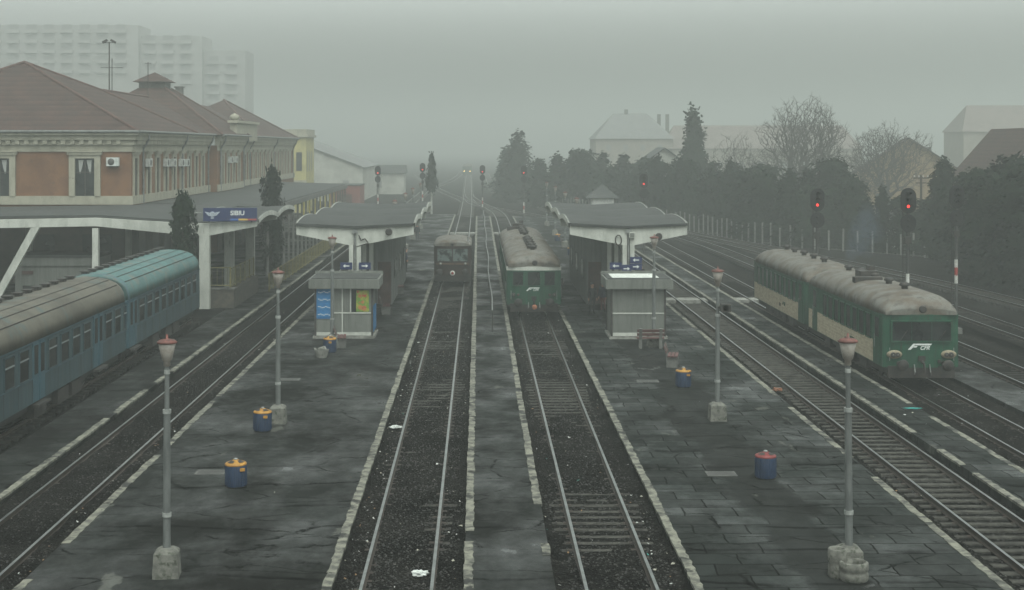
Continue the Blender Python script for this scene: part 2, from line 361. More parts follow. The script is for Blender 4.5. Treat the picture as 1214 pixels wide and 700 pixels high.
def text_mesh(name, txt, size, mat, shear=0, depth=.006):
    cu = bpy.data.curves.new(name, 'FONT'); cu.body = txt; cu.size = size; cu.shear = shear
    cu.align_x = 'CENTER'; cu.align_y = 'CENTER'; cu.extrude = depth; cu.offset = size * .02
    ob = bpy.data.objects.new('tmp', cu); COL.objects.link(ob)
    dg = bpy.context.evaluated_depsgraph_get()
    me = bpy.data.meshes.new_from_object(ob.evaluated_get(dg)); me.name = name
    bpy.data.objects.remove(ob); bpy.data.curves.remove(cu)
    me.materials.clear(); me.materials.append(mat); return me
# ------------------------------------------------------------------ ground
GROUND = stones_mat('yard_ground', (.006, .0057, .0054), (.018, .0165, .015), (.05, .048, .044), 11, .8)
BALLAST = stones_mat('ballast', (.005, .0048, .0046), (.020, .019, .0175), (.065, .062, .057), 15, 1.0)
ZG, ZP = -.34, .10
def sheet(name, x0, x1, y0, y1, z, mat):
    o = MB().poly([(x0, y0, z), (x1, y0, z), (x1, y1, z), (x0, y1, z)]).build(name, mat); return struct(o)
sheet('ground', -2400, 2400, -150, 2900, ZG, GROUND)
# rough verge beyond the yard boundary
VERGE = [(41.5, 60), (41, 114), (39, 130), (29.5, 144), (24.5, 170), (12.5, 227), (7, 290), (6, 420), (400, 420), (400, 60)]
struct(MB().poly([(x, y, ZG + .006) for x, y in VERGE]).build('verge_ground', GRASS))

# ------------------------------------------------------------------ platforms
PAV_L = paving('platform_asphalt', None); PAV_R = paving('platform_slabs', 7.6)
def edge_strip(x_out, side, y0, y1, parent, seed, w=.215, worn=(), name='edge_stones'):
    "row of worn, painted edge stones; side = +1 when the platform lies towards +x"
    rnd = random.Random(seed); b = MB(); y = y0
    while y < y1:
        l = rnd.uniform(.7, 1.2) * (1 if y < 90 else 2.5); l = min(l, y1 - y)
        if not any(a < y < c for a, c in worn) and rnd.random() > .012:
            o = rnd.uniform(-.012, .008); dz = rnd.uniform(.006, .018); n = 4
            xo = x_out - side * (.02 + o); inner, outer = [], []
            for k in range(n + 1):
                yy = y + .003 + (l - .006) * k / n
                outer.append((xo + rnd.uniform(-.012, .012), yy)); inner.append((xo + side * w * rnd.uniform(.82, 1.06), yy))
            b.prism(outer + inner[::-1], -.055, dz, axis='z')
        y += l
    o = b.build(name, EDGE, parent, (0, 0, ZP)); return o
def platform(name, x0, x1, y0, y1, mat, edges):
    o = MB().box(x0, x1, y0, y1, ZG - .1, ZP).build(name, mat); struct(o)
    for i, (x, s, worn) in enumerate(edges): edge_strip(x, s, y0, y1, o, hash((x0, i)) % 999 if False else int(abs(x) * 31) + i, worn=worn).location = (0, 0, ZP)
    return o
platform('platform', -9.7, -3.1, 8, 202, PAV_L, [(-9.7, 1, ((31.5, 34), (44, 45))), (-3.1, -1, ((36, 37),))])
platform('platform', -.30, 1.62, 8, 197, PAV_L, [(-.30, 1, ((34.2, 35),)), (1.62, -1, ((8, 32.6), (33.4, 37.2)))])
platform('platform', 4.55, 11.15, 8, 196, PAV_R, [(4.55, 1, ()), (11.15, -1, ((52, 54), (41, 43)))])
platform('platform', 14.0, 15.6, 8, 185, PAV_R, [(14.0, 1, ((30, 33), (44, 47))), (15.6, -1, ((35, 39), (50, 53)))])
platform('platform', 19.0, 20.75, 30, 66, PAV_L, [])
platform('platform', -14.35, -12.55, 8, 84, PAV_L, [(-12.55, -1, ((20, 38),))])
platform('platform', -60, -12.55, 84, 215, PAV_L, [(-12.55, -1, ((120, 126),))])

# ------------------------------------------------------------------ tracks
def sample(pts, step):
    "points along a smoothed polyline"
    P = [Vector((x, y, 0)) for x, y in pts]
    if len(P) == 2: raw = [P[0].lerp(P[1], i / 60) for i in range(61)]
    else:
        raw = []; Q = [P[0] * 2 - P[1]] + P + [P[-1] * 2 - P[-2]]
        for i in range(1, len(Q) - 2):
            for k in range(24):
                t = k / 24; a, b, c, d = Q[i - 1:i + 3]
                raw.append(.5 * ((2 * b) + (c - a) * t + (2 * a - 5 * b + 4 * c - d) * t * t + (3 * b - a - 3 * c + d) * t ** 3))
        raw.append(P[-1])
    out = [raw[0]]; acc = 0
    for a, b in zip(raw, raw[1:]):
        L = (b - a).length; t = step - acc
        while t <= L: out.append(a.lerp(b, t / L)); t += step
        acc = (acc + L) % step
    return out
SLEEPER_ME = {}
def sleeper_mesh(mat):
    if mat.name not in SLEEPER_ME:
        b = MB()
        b.add([(-1.2, -.13, -.3), (1.2, -.13, -.3), (1.2, .13, -.3), (-1.2, .13, -.3),
               (-1.19, -.10, -.165), (1.19, -.10, -.165), (1.19, .10, -.165), (-1.19, .10, -.165)],
              [(4, 5, 6, 7), (0, 1, 5, 4), (1, 2, 6, 5), (2, 3, 7, 6), (3, 0, 4, 7)])
        for s in (-.75, .75):                                   # base plates and clips
            b.box(s - .16, s + .16, -.07, .07, -.165, -.148, 1)
        SLEEPER_ME[mat.name] = b.mesh('sleeper', [mat, RAILR])
    return SLEEPER_ME[mat.name]
RAIL_PROF = [(-.065, -.165), (.065, -.165), (.065, -.15), (.012, -.13), (.012, -.045), (.036, -.03), (.036, 0), (-.036, 0), (-.036, -.03), (-.012, -.045), (-.012, -.13), (-.065, -.15)]
def track(label, pts, sl_mat, singles=0, y_first=27.0, step=.62, sl_to=1e9, dz=0.0, cat='railway track'):
    root = thing('railway_track', label, cat, (0, 0, dz), 0, 'railway tracks of the station')
    line = sample(pts, 2.0 if len(pts) == 2 else 1.5)
    if len(pts) == 2: line = [line[0], line[-1]]
    n = len(line); tang = []
    for i in range(n): tang.append((line[min(i + 1, n - 1)] - line[max(i - 1, 0)]).normalized())
    for s in (-.75, .75):
        vs, fs, mi = [], [], []; m = len(RAIL_PROF); b = MB()
        for p, t in zip(line, tang):
            nr = Vector((t.y, -t.x, 0))
            for x, z in RAIL_PROF:
                q = p + nr * (s + x); vs.append((q.x, q.y, z))
        for i in range(n - 1):
            for j in range(m):
                k = (j + 1) % m; b.m.append(1 if j == 6 else 0); b.sm.append(False)
                b.f.append((i * m + j, i * m + k, (i + 1) * m + k, (i + 1) * m + j))
        b.v = vs
        b.add([vs[j] for j in range(m)], [tuple(range(m))]); b.build('rail', [RAILR, RAILT], root)
    if sl_mat:
        rest = MB(); cnt = 0; rnd = random.Random(5)
        ll = sample(pts, step); mesh = sleeper_mesh(sl_mat)
        for i, p in enumerate(ll):
            if p.y > sl_to: break
            t = (ll[min(i + 1, len(ll) - 1)] - ll[max(i - 1, 0)]).normalized(); a = math.atan2(t.y, t.x) - math.pi / 2 + rnd.uniform(-.012, .012)
            if p.y >= y_first and cnt < singles:
                link('sleeper', mesh, root, (p.x + rnd.uniform(-.03, .03), p.y, rnd.uniform(-.012, .006)), a); cnt += 1
            else:
                rest.cbox((p.x, p.y, -.235), (2.4, .25, .14), Matrix.Rotation(a, 3, 'Z'))
        if rest.v:
            o = rest.build('sleepers', sl_mat, root); o['kind'] = 'stuff'
    return root
track('sunken track between the station platform and the left lamp platform', [(-11.2, 10), (-11.2, 320)], SLEEPD, 100, 30)
track('track under the brown trolley running off into the fog', [(-1.74, 10), (-1.74, 200), (-2.1, 300), (-3.4, 520), (-4.2, 700)], SLEEP, 100, 29)
track('track in front of the three windowed green railcar', [(3.04, 10), (3.04, 130), (3.04, 196), (2.0, 222), (.2, 245), (-1.5, 275), (-1.75, 292)], SLEEP, 100, 29)
track('track with many bare pale sleepers right of the slab platform', [(12.85, 10), (12.85, 175), (11.6, 210), (7.5, 260), (3.6, 320), (2.8, 520)], SLEEP, 100, 36)
track('track under the cream and green railcar', [(17.3, 10), (17.3, 165), (15.4, 205), (10.8, 255), (7, 320), (6.2, 520)], SLEEPD, 60, 38, sl_to=300)
track('dark track just right of the cream and green railcar', [(22.2, 20), (22.2, 120), (20.6, 160), (16.0, 205), (10.9, 253)], SLEEPD, 60, 55)
track('dark yard track second from the conifer row', [(27.2, 30), (27.2, 100), (24.8, 138), (19.6, 180), (15.4, 212)], SLEEPD, 40, 70)
track('outermost yard track beside the conifer row', [(33.5, 40), (32.6, 90), (28.6, 128), (23.2, 160), (18.4, 190)], SLEEPD, 40, 90)
track('bay track under the blue coaches', [(-16.3, 10), (-16.3, 80.5)], SLEEPD, 20, 40)
track('curved crossover track sweeping right behind the middle platforms', [(-1.75, 262), (-.6, 242), (2.2, 226), (8.2, 200), (12.0, 178), (12.9, 160)], SLEEPD, 20, 100, dz=-.004)
track('faint track fanning out left beyond the platforms', [(-2.1, 250), (-4.2, 275), (-7.6, 310), (-13, 380), (-21, 500)], SLEEPD, 20, 100, dz=-.004)
track('faintest track fanning out furthest left into the fog', [(-11.2, 318), (-10.2, 345), (-8, 390), (-6.4, 470), (-6, 600)], None, dz=-.003)

# ballast beds with an uneven surface that half buries the sleepers
def hnoise(x, y, s):
    from mathutils import noise
    return noise.noise(Vector((x * s, y * s, s * 3.1)))
def ballast(x0, x1, y0, y1, top, amp, nx=14, dy=.35):
    b = MB(); ny = int((y1 - y0) / dy) + 1
    for j in range(ny):
        y = y0 + j * dy
        for i in range(nx + 1):
            u = i / nx; x = x0 + (x1 - x0) * u
            xc = abs(u - .5) * (x1 - x0)
            sh = 0 if xc < 1.1 else (xc - 1.1) * .20
            z = top + sh + amp * (hnoise(x, y, .16) * 1.2 + hnoise(x + 50, y, .6) * .7) + .012 * hnoise(x, y + 9, 3.1)
            if abs(xc - .75) < .12: z = min(z, -.11)
            b.v.append((x, y, min(z, -.05)))
    for j in range(ny - 1):
        for i in range(nx):
            a = j * (nx + 1) + i; b.f.append((a, a + 1, a + nx + 2, a + nx + 1)); b.m.append(0); b.sm.append(True)
    return struct(b.build('ballast_bed', BALLAST))
ballast(-12.6, -9.65, 12, 205, -.140, .022)
ballast(-3.12, -.28, 12, 205, -.163, .036)
ballast(1.6, 4.57, 12, 200, -.160, .036)
ballast(11.1, 14.05, 12, 190, -.205, .022)
ballast(15.55, 19.05, 12, 190, -.158, .02)
ballast(20.7, 24.0, 30, 160, -.165, .02)
ballast(25.5, 29.0, 50, 130, -.165, .02)

# loose stones on the nearest beds
def stones():
    b = MB(); rnd = random.Random(3)
    for (x0, x1, n) in ((-3.05, -.33, 5200), (1.66, 4.5, 5200), (-12.5, -9.75, 3200), (11.2, 13.95, 2600), (15.7, 18.9, 2200)):
        for _ in range(n):
            y = 30 + 62 * rnd.random() ** 1.6; x = rnd.uniform(x0, x1)
            z = (-.215 if x0 == 11.2 else -.165) + rnd.uniform(0, .035); r = rnd.uniform(.018, .042)
            o = len(b.v); a = rnd.random() * 6.3
            for dx, dy, dz in ((1, 0, -.2), (-.2, .9, .1), (-.9, -.3, -.1), (.1, -.8, .2), (0, .1, .8)):
                b.v.append((x + r * (dx * math.cos(a) - dy * math.sin(a)), y + r * (dx * math.sin(a) + dy * math.cos(a)), z + r * dz))
            for f in ((0, 1, 4), (1, 2, 4), (2, 3, 4), (3, 0, 4)): b.f.append(tuple(o + i for i in f)); b.m.append(1 if rnd.random() < .06 else 0); b.sm.append(False)
    o = b.build('loose_stones', [M('stone_grey', (.032, .030, .027), (.012, .0115, .011), .6, .7, lo=.3, hi=.7), M('stone_pale', (.085, .082, .074), (.055, .052, .048), 2, .8)])
    tag(o, 'loose ballast stones strewn over the track beds', 'ballast', kind='stuff')
stones()
def litter():
    b = MB(); rnd = random.Random(8)
    zones = [(-3.05, -2.65, 260), (-2.3, -1.1, 60), (-.85, -.35, 110), (1.7, 2.2, 80), (3.9, 4.45, 170), (2.5, 3.6, 60), (-10.4, -9.8, 110), (-12.4, -11, 50), (11.2, 12, 40), (14.1, 15.4, 12), (15.7, 18.8, 110), (19, 24, 90), (-8, -3.4, 14)]
    for x0, x1, n in zones:
        for _ in range(int(n * .6)):
            y = 31 + 95 * rnd.random() ** 1.3; x = rnd.uniform(x0, x1)
            onp = any(a < x < c for a, c in ((-9.7, -3.1), (14, 15.6), (19, 20.75)))
            z = (ZP + .012) if onp else -.10
            r = rnd.uniform(.015, .045) * (1.7 if rnd.random() < .08 else 1); a = rnd.random() * 6.3
            o = len(b.v)
            for k in range(4):
                t = a + k * 1.57 + rnd.uniform(-.3, .3); q = r * rnd.uniform(.5, 1.2)
                b.v.append((x + q * math.cos(t), y + q * math.sin(t) * 1.2, z + rnd.uniform(-.01, .03)))
            b.f.append((o, o + 1, o + 2)); b.f.append((o, o + 2, o + 3))
            mi = rnd.choices((0, 1, 2, 3), (6, 4, 2, .5))[0]; b.m += [mi, mi]; b.sm += [False, False]
    o = b.build('litter', [M('litter_white', (.42, .43, .41)), M('litter_cream', (.30, .29, .24)), M('litter_tan', (.20, .12, .06)), M('litter_teal', (.05, .25, .22))])
    tag(o, 'scattered scraps of paper and plastic along the tracks', 'litter', kind='stuff')
litter()
# crumpled rags and bags big enough to make out
def crumple(name, label, cat, loc, size, mat, seed):
    bm = bmesh.new(); bmesh.ops.create_icosphere(bm, subdivisions=4, radius=.5)
    rnd = random.Random(seed)
    for v in bm.verts:
        k = 1 + .55 * hnoise(v.co.x * 3 + seed, v.co.y * 3 + v.co.z * 2, 1.3) + .35 * hnoise(v.co.x * 8 + seed, v.co.y * 8 + v.co.z * 5, 1.1)
        v.co = Vector((v.co.x * size[0] * k, v.co.y * size[1] * k, max(v.co.z * size[2] * k, -.2 * size[2])))
    me = bpy.data.meshes.new(name); bm.to_mesh(me); bm.free(); me.materials.append(mat)
    return tag(link(name, me, None, loc), label, cat)
p = at(497, 681, -.12); crumple('plastic_bag', 'crumpled white plastic bag lying between the rails in front of the trolley', 'bag', (p.x, p.y, -.10), (.34, .30, .14), PLAST, 2)
p = at(470, 509, -.12); crumple('plastic_bag', 'flattened white bag caught against the left rail of the trolley track', 'bag', (p.x, p.y, -.05), (.42, .30, .10), PLAST, 5)
p = at(921, 465, -.1); crumple('plastic_bag', 'orange brown bag lying against the edge of the slab platform', 'bag', (p.x, p.y, -.02), (.34, .3, .16), M('bag_orange', (.25, .11, .06), (.16, .07, .04), 6, .7), 7)
p = at(1083, 485, ZP); crumple('cloth_strip', 'turquoise strip of cloth lying on the narrow platform edge', 'cloth', (p.x, p.y, ZP + .02), (.60, .14, .05), M('cloth_teal', (.03, .25, .23), (.05, .32, .29), 4, .7), 9)

# plank crossings laid over the tracks
def crossing(label, x0, x1, y, w=1.5, gaps=()):
    t = thing('track_crossing', label, 'crossing', (0, y, 0), 0, 'foot crossings between the platforms')
    for i, (a, c) in enumerate(gaps): MB().box(a, c, -w / 2, w / 2, -.2, .012).build('deck_panel', CONC, t)
    return t
def spans(xs, x0, x1):
    out = []; a = x0
    for x in xs:
        for s in (-.75, .75): out.append((a, x + s - .07)); a = x + s + .07
    out.append((a, x1)); return out
crossing('pale foot crossing over the bare sleepers beside the right kiosk', 11.2, 18.9, 90.5, 1.5, spans((12.85,), 11.2, 13.95) + spans((17.3,), 15.65, 18.9))
crossing('distant foot crossing over the trolley track', -3.1, 4.5, 160, 2.0, spans((-1.74,), -3.05, -.33) + spans((3.04,), 1.66, 4.5))
# low pipe rail running along the middle platform
t = thing('pipe_rail', 'thin dark pipe rail standing lengthwise on the narrow middle platform', 'railing', (.70, 73.6, ZP))
b = MB()
for i in range(19): b.tube((.05 * math.sin(i * 1.3), i * 6, 1.08 + .03 * math.sin(i * 2.1)), (.05 * math.sin((i + 1) * 1.3), i * 6 + 6, 1.08 + .03 * math.sin((i + 1) * 2.1)), .032, n=6)
b.build('top_pipe', ALU, t)
for i in range(20): MB().tube((.05 * math.sin(i * 1.3), i * 6, 0), (.05 * math.sin(i * 1.3), i * 6, 1.08), .028, n=6).build('post', IRON, t)
# ------------------------------------------------------------------ railway vehicles (length along y, front at -y, rails at z = 0)
def outline(L, w, nose, r, tail=None):
    "plan outline, counter-clockwise, of a body with rounded ends; nose = how far the face bows out"
    tail = nose if tail is None else tail
    pts = []
    def end(sgn, bow):
        o = []
        for i in range(9):
            u = -1 + i / 4.0                       # across
            x = u * (w / 2)
            if abs(u) == 1: y = -L / 2 + r
            else: y = -L / 2 + bow * u * u + (.10 if abs(u) > .7 else 0) * r
            o.append((x * (.965 if .7 < abs(u) < .8 else 1), y))
        return [(-x * -1, y) if sgn < 0 else (-x, -y) for x, y in o]
    return end(-1, nose) + end(1, tail)
def shell(pl, z0, z1, mats, parent, name='body', lean=0.0, mi=0):
    b = MB(); n = len(pl)
    b.v = [(x, y, z0) for x, y in pl] + [(x * (1 - lean), y, z1) for x, y in pl]
    for i in range(n):
        b.f.append((i, (i + 1) % n, n + (i + 1) % n, n + i)); b.m.append(0); b.sm.append(False)
    b.f.append(tuple(range(n - 1, -1, -1))); b.f.append(tuple(range(n, 2 * n))); b.m += [0, 0]; b.sm += [False, False]
    return b.build(name, mats, parent)
def roof_mesh(L, w, ze, rise, dome, mats, ov=.03, dome2=None, flat=.0, r_end=.45):
    "barrel roof with domed ends"
    dome2 = dome if dome2 is None else dome2
    st = [0, .04, .12, .25, .45, .7, 1.0]
    ys = [(-L / 2 + dome * s, s) for s in st] + [(-L / 2 + dome + (L - dome - dome2) * i / 8, 1) for i in range(1, 8)] + [(L / 2 - dome2 * s, s) for s in reversed(st)]
    b = MB(); m = 13
    for y, s in ys:
        h = rise * (r_end + (1 - r_end) * math.sqrt(max(0, 1 - (1 - s) ** 2)))
        hw = w / 2 + ov - (.10 * (1 - s) ** 3)
        for i in range(m):
            a = math.pi * i / (m - 1)
            x = -hw * math.copysign(abs(math.cos(a)) ** .82, math.cos(a)); z = ze + h * math.sin(a) ** .78
            b.v.append((x, y, z))
    n = len(ys)
    for j in range(n - 1):
        for i in range(m - 1):
            b.f.append((j * m + i, j * m + i + 1, (j + 1) * m + i + 1, (j + 1) * m + i)); b.m.append(0); b.sm.append(True)
        b.f.append((j * m, (j + 1) * m, (j + 1) * m + m - 1, j * m + m - 1)); b.m.append(0); b.sm.append(False)
    b.f.append(tuple(range(m))); b.f.append(tuple((n - 1) * m + i for i in range(m))); b.m += [0, 0]; b.sm += [False, False]
    return b
def side_window(wd, ht, frame, mid=False, fw=.045):
    "window unit in the y-z plane, outer face towards -x"
    b = MB()
    b.box(.0, .03, -wd / 2, wd / 2, -ht / 2, ht / 2, 1)
    for a, c, d, e in ((-wd / 2 - fw, -wd / 2, -ht / 2 - fw, ht / 2 + fw), (wd / 2, wd / 2 + fw, -ht / 2 - fw, ht / 2 + fw),
                       (-wd / 2, wd / 2, ht / 2, ht / 2 + fw), (-wd / 2, wd / 2, -ht / 2 - fw, -ht / 2)):
        b.box(-.022, .03, a, c, d, e, 0)
    if mid: b.box(-.018, .0, -wd / 2, wd / 2, ht * .16, ht * .16 + .05, 2)
    return b
def wheelset(parent, y, r=.46):
    b = MB()
    for s in (-1, 1):
        b.lathe([(.02, -.07), (r * .6, -.07), (r, -.065), (r + .03, -.05), (r + .03, -.03), (r, -.02), (r, .07), (r * .6, .06), (.02, .06)], (0, 0, 0), 22)
        n0 = len(b.v) - 0
    # built along z: turn across the track
    v = []
    half = len(b.v) // 2
    for i, (x, yy, z) in enumerate(b.v):
        s = -1 if i < half else 1
        v.append((s * (.745 - z * 0.9), x, yy + r))
    b.v = v
    b.tube((-.7, 0, r), (.7, 0, r), .08)
    return b.build('wheelset', UNDER, parent, (0, y, 0))
def buffers(parent, L, z=.88, x=.87, ends=(-1, 1), mat=None):
    for e in ends:
        for s in (-x, x):
            b = MB(); y = e * L / 2
            b.tube((s, y - e * .15, z), (s, y + e * .28, z), .10, n=12); b.tube((s, y + e * .28, z), (s, y + e * .50, z), .065, n=12)
            b.lathe([(.03, 0), (.20, .01), (.225, .03), (.20, .06), (.02, .085)], (s, y + e * .50 - (0 if e > 0 else 0), z), 18, axis='y') if e > 0 else b.lathe([(.03, 0), (.20, -.01), (.225, -.03), (.20, -.06), (.02, -.085)], (s, y - .50, z), 18, axis='y')
            b.build('buffer', mat or UNDER, parent)
def rail_logo(parent, loc, wd, mat, rot=0.0, two=True):
    "slanted operator emblem: a raking stroke, a long top bar and three small letters"
    b = MB(); h = wd * .30; sh = .9
    def para(x0, x1, z0, z1): b.prism([(x0 + z0 * sh, z0), (x1 + z0 * sh, z0), (x1 + z1 * sh, z1), (x0 + z1 * sh, z1)], -.014, 0, axis='y')
    para(-wd * .58, -wd * .44, -h / 2, h / 2)
    para(-wd * .42, wd * .36, h * .24, h / 2)
    para(-wd * .42, -wd * .26, -h * .12, h * .10)
    o = b.build('emblem', mat, parent, loc); o.rotation_euler = (0, 0, rot)
    if two:
        me = text_mesh('emblem_letters', 'CFR', wd * .27, mat, .35)
        t = link('emblem_letters', me, o, (wd * .12, -.008, -h * .22)); t.rotation_euler = (R(90), 0, 0)
    return o

def railcar(name, label, cat, L, loc, style, group, front=True, joint_end=None, engine=None):
    t = thing(name, label, cat, loc, 0, group)
    w = 2.96; ze = 2.78
    pl = outline(L, w, .10, .16)
    shell(pl, .72, ze, [GREEN], t, 'body', .006)
    roof_mesh(L, w, ze, .80 if style == 'cream' else .78, 1.5, None, r_end=.30).build('roof', TROOF, t)
    # drip rail / pale band under the roof
    o = outline(L + .02, w + .02, .10, .16)
    band = MB(); n = len(o)
    z0, z1 = (ze - .20, ze + .02) if style == 'white' else (ze - .045, ze + .015)
    band.v = [(x * 1.004, y, z0) for x, y in o] + [(x * 1.002, y, z1) for x, y in o]
    band.f = [(i, (i + 1) % n, n + (i + 1) % n, n + i) for i in range(n)]; band.m = [0] * n; band.sm = [False] * n
    band.build('roof_band', WHITE if style == 'white' else GREEN, t)
    fy = -L / 2
    if front:
        if style == 'white':
            for x in (-.80, 0, .80):
                b = MB(); b.box(-.33, .33, 0, .03, -.36, .36, 1)
                for a, c, d, e in ((-.375, -.33, -.405, .405), (.33, .375, -.405, .405), (-.33, .33, .36, .405), (-.33, .33, -.405, -.36)): b.box(a, c, -.02, .03, d, e)
                b.build('windscreen', [GREEN, GLASS], t, (x, fy - .012 + .10 * (x / 1.48) ** 2, 2.14))
        else:
            b = MB()
            for x0, x1 in ((-1.14, -.40), (-.385, .385), (.40, 1.14)): b.box(x0, x1, -.012, .03, -.37, .37, 1)
            for a, c, d, e in ((-1.2, -1.14, -.43, .43), (1.14, 1.2, -.43, .43), (-1.14, 1.14, .37, .43), (-1.14, 1.14, -.43, -.37), (-.40, -.385, -.37, .37), (.385, .40, -.37, .37)): b.box(a, c, -.03, .03, d, e)
            b.build('windscreen', [GREEN, GLASS], t, (0, fy + .0, 2.14))
        rail_logo(t, (.02, fy - .004, 1.56 if style == 'white' else 1.54), .62 if style == 'white' else .78, SIGNW)
        for s in (-1, 1):                                   # headlamp pairs
            b = MB()
            if style == 'cream':
                prof = [(.30, .0), (.30, .05), (.24, .09), (.02, .10)]
                b.lathe([(r, -z) for r, z in prof], (0, 0, 0), 20, 0, axis='y'); b.v = [(x * 1.0, y, z * .55) for x, y, z in b.v]
            h = b.build('headlamp_housing', M('headlamp_cream', (.24, .205, .14), (.16, .13, .09), 6, .6), t, (s * 1.06, fy + .03, 1.24)) if style == 'cream' else None
            for x, r, mt in ((1.12 if style == 'white' else 1.13, .10, LENS), (.86 if style == 'white' else .95, .075 if style == 'white' else .085, LENS if style == 'cream' else SIGR)):
                q = MB(); q.lathe([(r, .06), (r, -.05), (r * .8, -.055)], (0, 0, 0), 14, 1, axis='y'); q.lathe([(r * .8, -.035), (.01, -.06)], (0, 0, 0), 14, 0, axis='y')
                q.build('headlamp', [mt, IRON], t, (s * x, fy - (.02 if style == 'white' else .07), 1.26 if style == 'white' else 1.24))
        q = MB(); q.lathe([(.15, .12), (.15, -.09), (.11, -.10)], (0, 0, 0), 18, 1, axis='y'); q.lathe([(.11, -.06), (.01, -.09)], (0, 0, 0), 18, 0, axis='y')
        q.build('top_headlamp', [LENS, IRON], t, (.05, fy + .08, ze + .22))
        b = MB()                                            # apron details: valve boxes, hoses, coupling
        b.box(-.14, .14, -.05, .1, .98, 1.18); b.box(-.75, -.62, -.04, .1, .92, 1.03); b.box(.62, .75, -.04, .1, .92, 1.03)
        b.build('coupler_box', UNDER, t, (0, fy, 0))
        b = MB(); b.box(-1.3, 1.3, .02, .3, .32, .78); b.build('front_apron', UNDER, t, (0, fy, 0))
        b = MB(); b.tube((0, .1, .98), (0, -.32, .92), .05); b.tube((0, -.32, .92), (.02, -.34, .58), .045); b.tube((-.3, .1, .8), (-.33, -.18, .45), .03); b.tube((.34, .1, .8), (.33, -.16, .42), .03)
        b.build('coupling', UNDER, t, (0, fy, 0))
        if style == 'white':
            b = MB(); b.lathe([(.02, 0), (.13, -.01), (.14, .02), (.02, .03)], (0, 0, 0), 16, axis='y'); b.build('hook_cap', M('hook_red', (.38, .14, .07), (.25, .1, .06), 8, .6), t, (.02, fy - .38, .62))
        if style == 'white':
            for s in (1,):
                MB().box(-.05, .05, -.12, .12, -.16, .16).build('mirror', IRON, t, (s * 1.56, fy + .35, 2.0))
    # sides
    for s in (-1, 1):
        win = side_window(.72, .92, GREEN).mesh('window', [GREEN, GLASS, GREEN])
        dr = MB(); dr.box(0, .03, -.42, .42, -1.0, .95, 0); dr.box(-.012, .02, -.28, .28, .05, .82, 1); dr.box(-.03, 0, .30, .33, -.4, .1, 2)
        dme = dr.mesh('door', [GREEN, GLASS, ALU])
        ys = []
        if style == 'cream':
            ys = [(-L / 2 + .95, 'd')] + [(-L / 2 + 2.25 + i * 1.06, 'w') for i in range(8)] + [(L / 2 - 1.55, 'd')] if front else [(-L / 2 + .95, 'd')] + [(-L / 2 + 2.35 + i * 1.16, 'w') for i in range(9)]
        else: ys = [(-L / 2 + 1.1, 'd')] + [(-L / 2 + 2.5 + i * 1.12, 'w') for i in range(9)]
        for y, k in ys:
            me = win if k == 'w' else dme
            o = link('window' if k == 'w' else 'door', me, t, (s * (w / 2 + .012), y, 2.12 if k == 'w' else 1.78))
            o.rotation_euler = (0, 0, 0 if s < 0 else math.pi)
        if style == 'cream':
            y0, y1 = (-L / 2 + (1.55 if front else 1.5), L / 2 - 2.1) if front else (-L / 2 + 1.5, L / 2 - .35)
            b = MB(); x = s * (w / 2 + .004)
            b.box(min(x, x + s * .012), max(x, x + s * .012), y0, y1, .76, 1.64)
            for z in (.93, 1.06, 1.19, 1.32, 1.45): b.box(min(x, x + s * .02), max(x, x + s * .02), y0, y1, z, z + .018)
            b.build('lower_panel', CREAM, t)
            if front: 
                b = MB(); x = s * (w / 2 + .004); b.box(min(x, x + s * .012), max(x, x + s * .012), L / 2 - 1.0, L / 2 - .32, .76, 1.64); b.build('lower_panel', CREAM, t)
            lg = rail_logo(t, (s * (w / 2 + .028), y0 + 3.2 if s < 0 else y0 + 4.6, 1.24), .62, GREEN, rot=-math.pi / 2 if s < 0 else math.pi / 2)
            MB().box(-.012, .012, -.16, .16, -.08, .08).build('number_plate', IRON, t, (s * (w / 2 + .026), y0 + 4.3, 1.10))
        sm = MB()
        for k in range(10):
            y = -L / 2 + .5 + k * 1.36; x = s * (w / 2 + .002)
            sm.box(min(x, x + s * .006), max(x, x + s * .006), y, y + .014, .76, 1.62 if style == 'white' else .80)
            sm.box(min(x, x + s * .006), max(x, x + s * .006), y, y + .014, 2.62, 2.74)
        sm.build('panel_seam', IRON, t)
    if front:
        for x in ((-.8, 0, .8) if style == 'white' else (-.75, .75)):
            q = MB(); q.bar((x - .1, fy - .045, 1.76), (x + .18, fy - .05, 2.18), .02); q.build('wiper', IRON, t)
        q = MB(); q.bar((-1.25, fy - .02, 1.0), (-1.25, fy - .02, 1.5), .025); q.bar((1.25, fy - .02, 1.0), (1.25, fy - .02, 1.5), .025)
        for x in (-.3, .3): q.bar((x, fy - .03, .86), (x + .02, fy - .1, .55), .035)
        q.build('grab_rail', ALU, t)
    # roof seams across the sheets
    sm = MB()
    for k in range(9):
        y = -L / 2 + 1.9 + k * 1.2
        if y > L / 2 - 1.6: break
        m_ = 13; hw = w / 2 + .035
        for i in range(m_ - 1):
            p0, p1 = [(-hw * math.copysign(abs(math.cos(a)) ** .82, math.cos(a)), ze + (.80 if style == 'cream' else .78) * math.sin(a) ** .78 + .004) for a in (math.pi * i / (m_ - 1), math.pi * (i + 1) / (m_ - 1))]
            sm.add([(p0[0], y, p0[1]), (p1[0], y, p1[1]), (p1[0], y + .05, p1[1]), (p0[0], y + .05, p0[1])], [(0, 1, 2, 3)])
    sm.build('roof_seam', M('seam_grey', (.12, .11, .095), (.2, .19, .17), 3, .7), t)
    # roof gear
    gear = [(-.0, y) for y in (-L / 2 + 2.3, -L / 2 + 4.6, -L / 2 + 6.9, -L / 2 + 9.2, L / 2 - 2.0)]
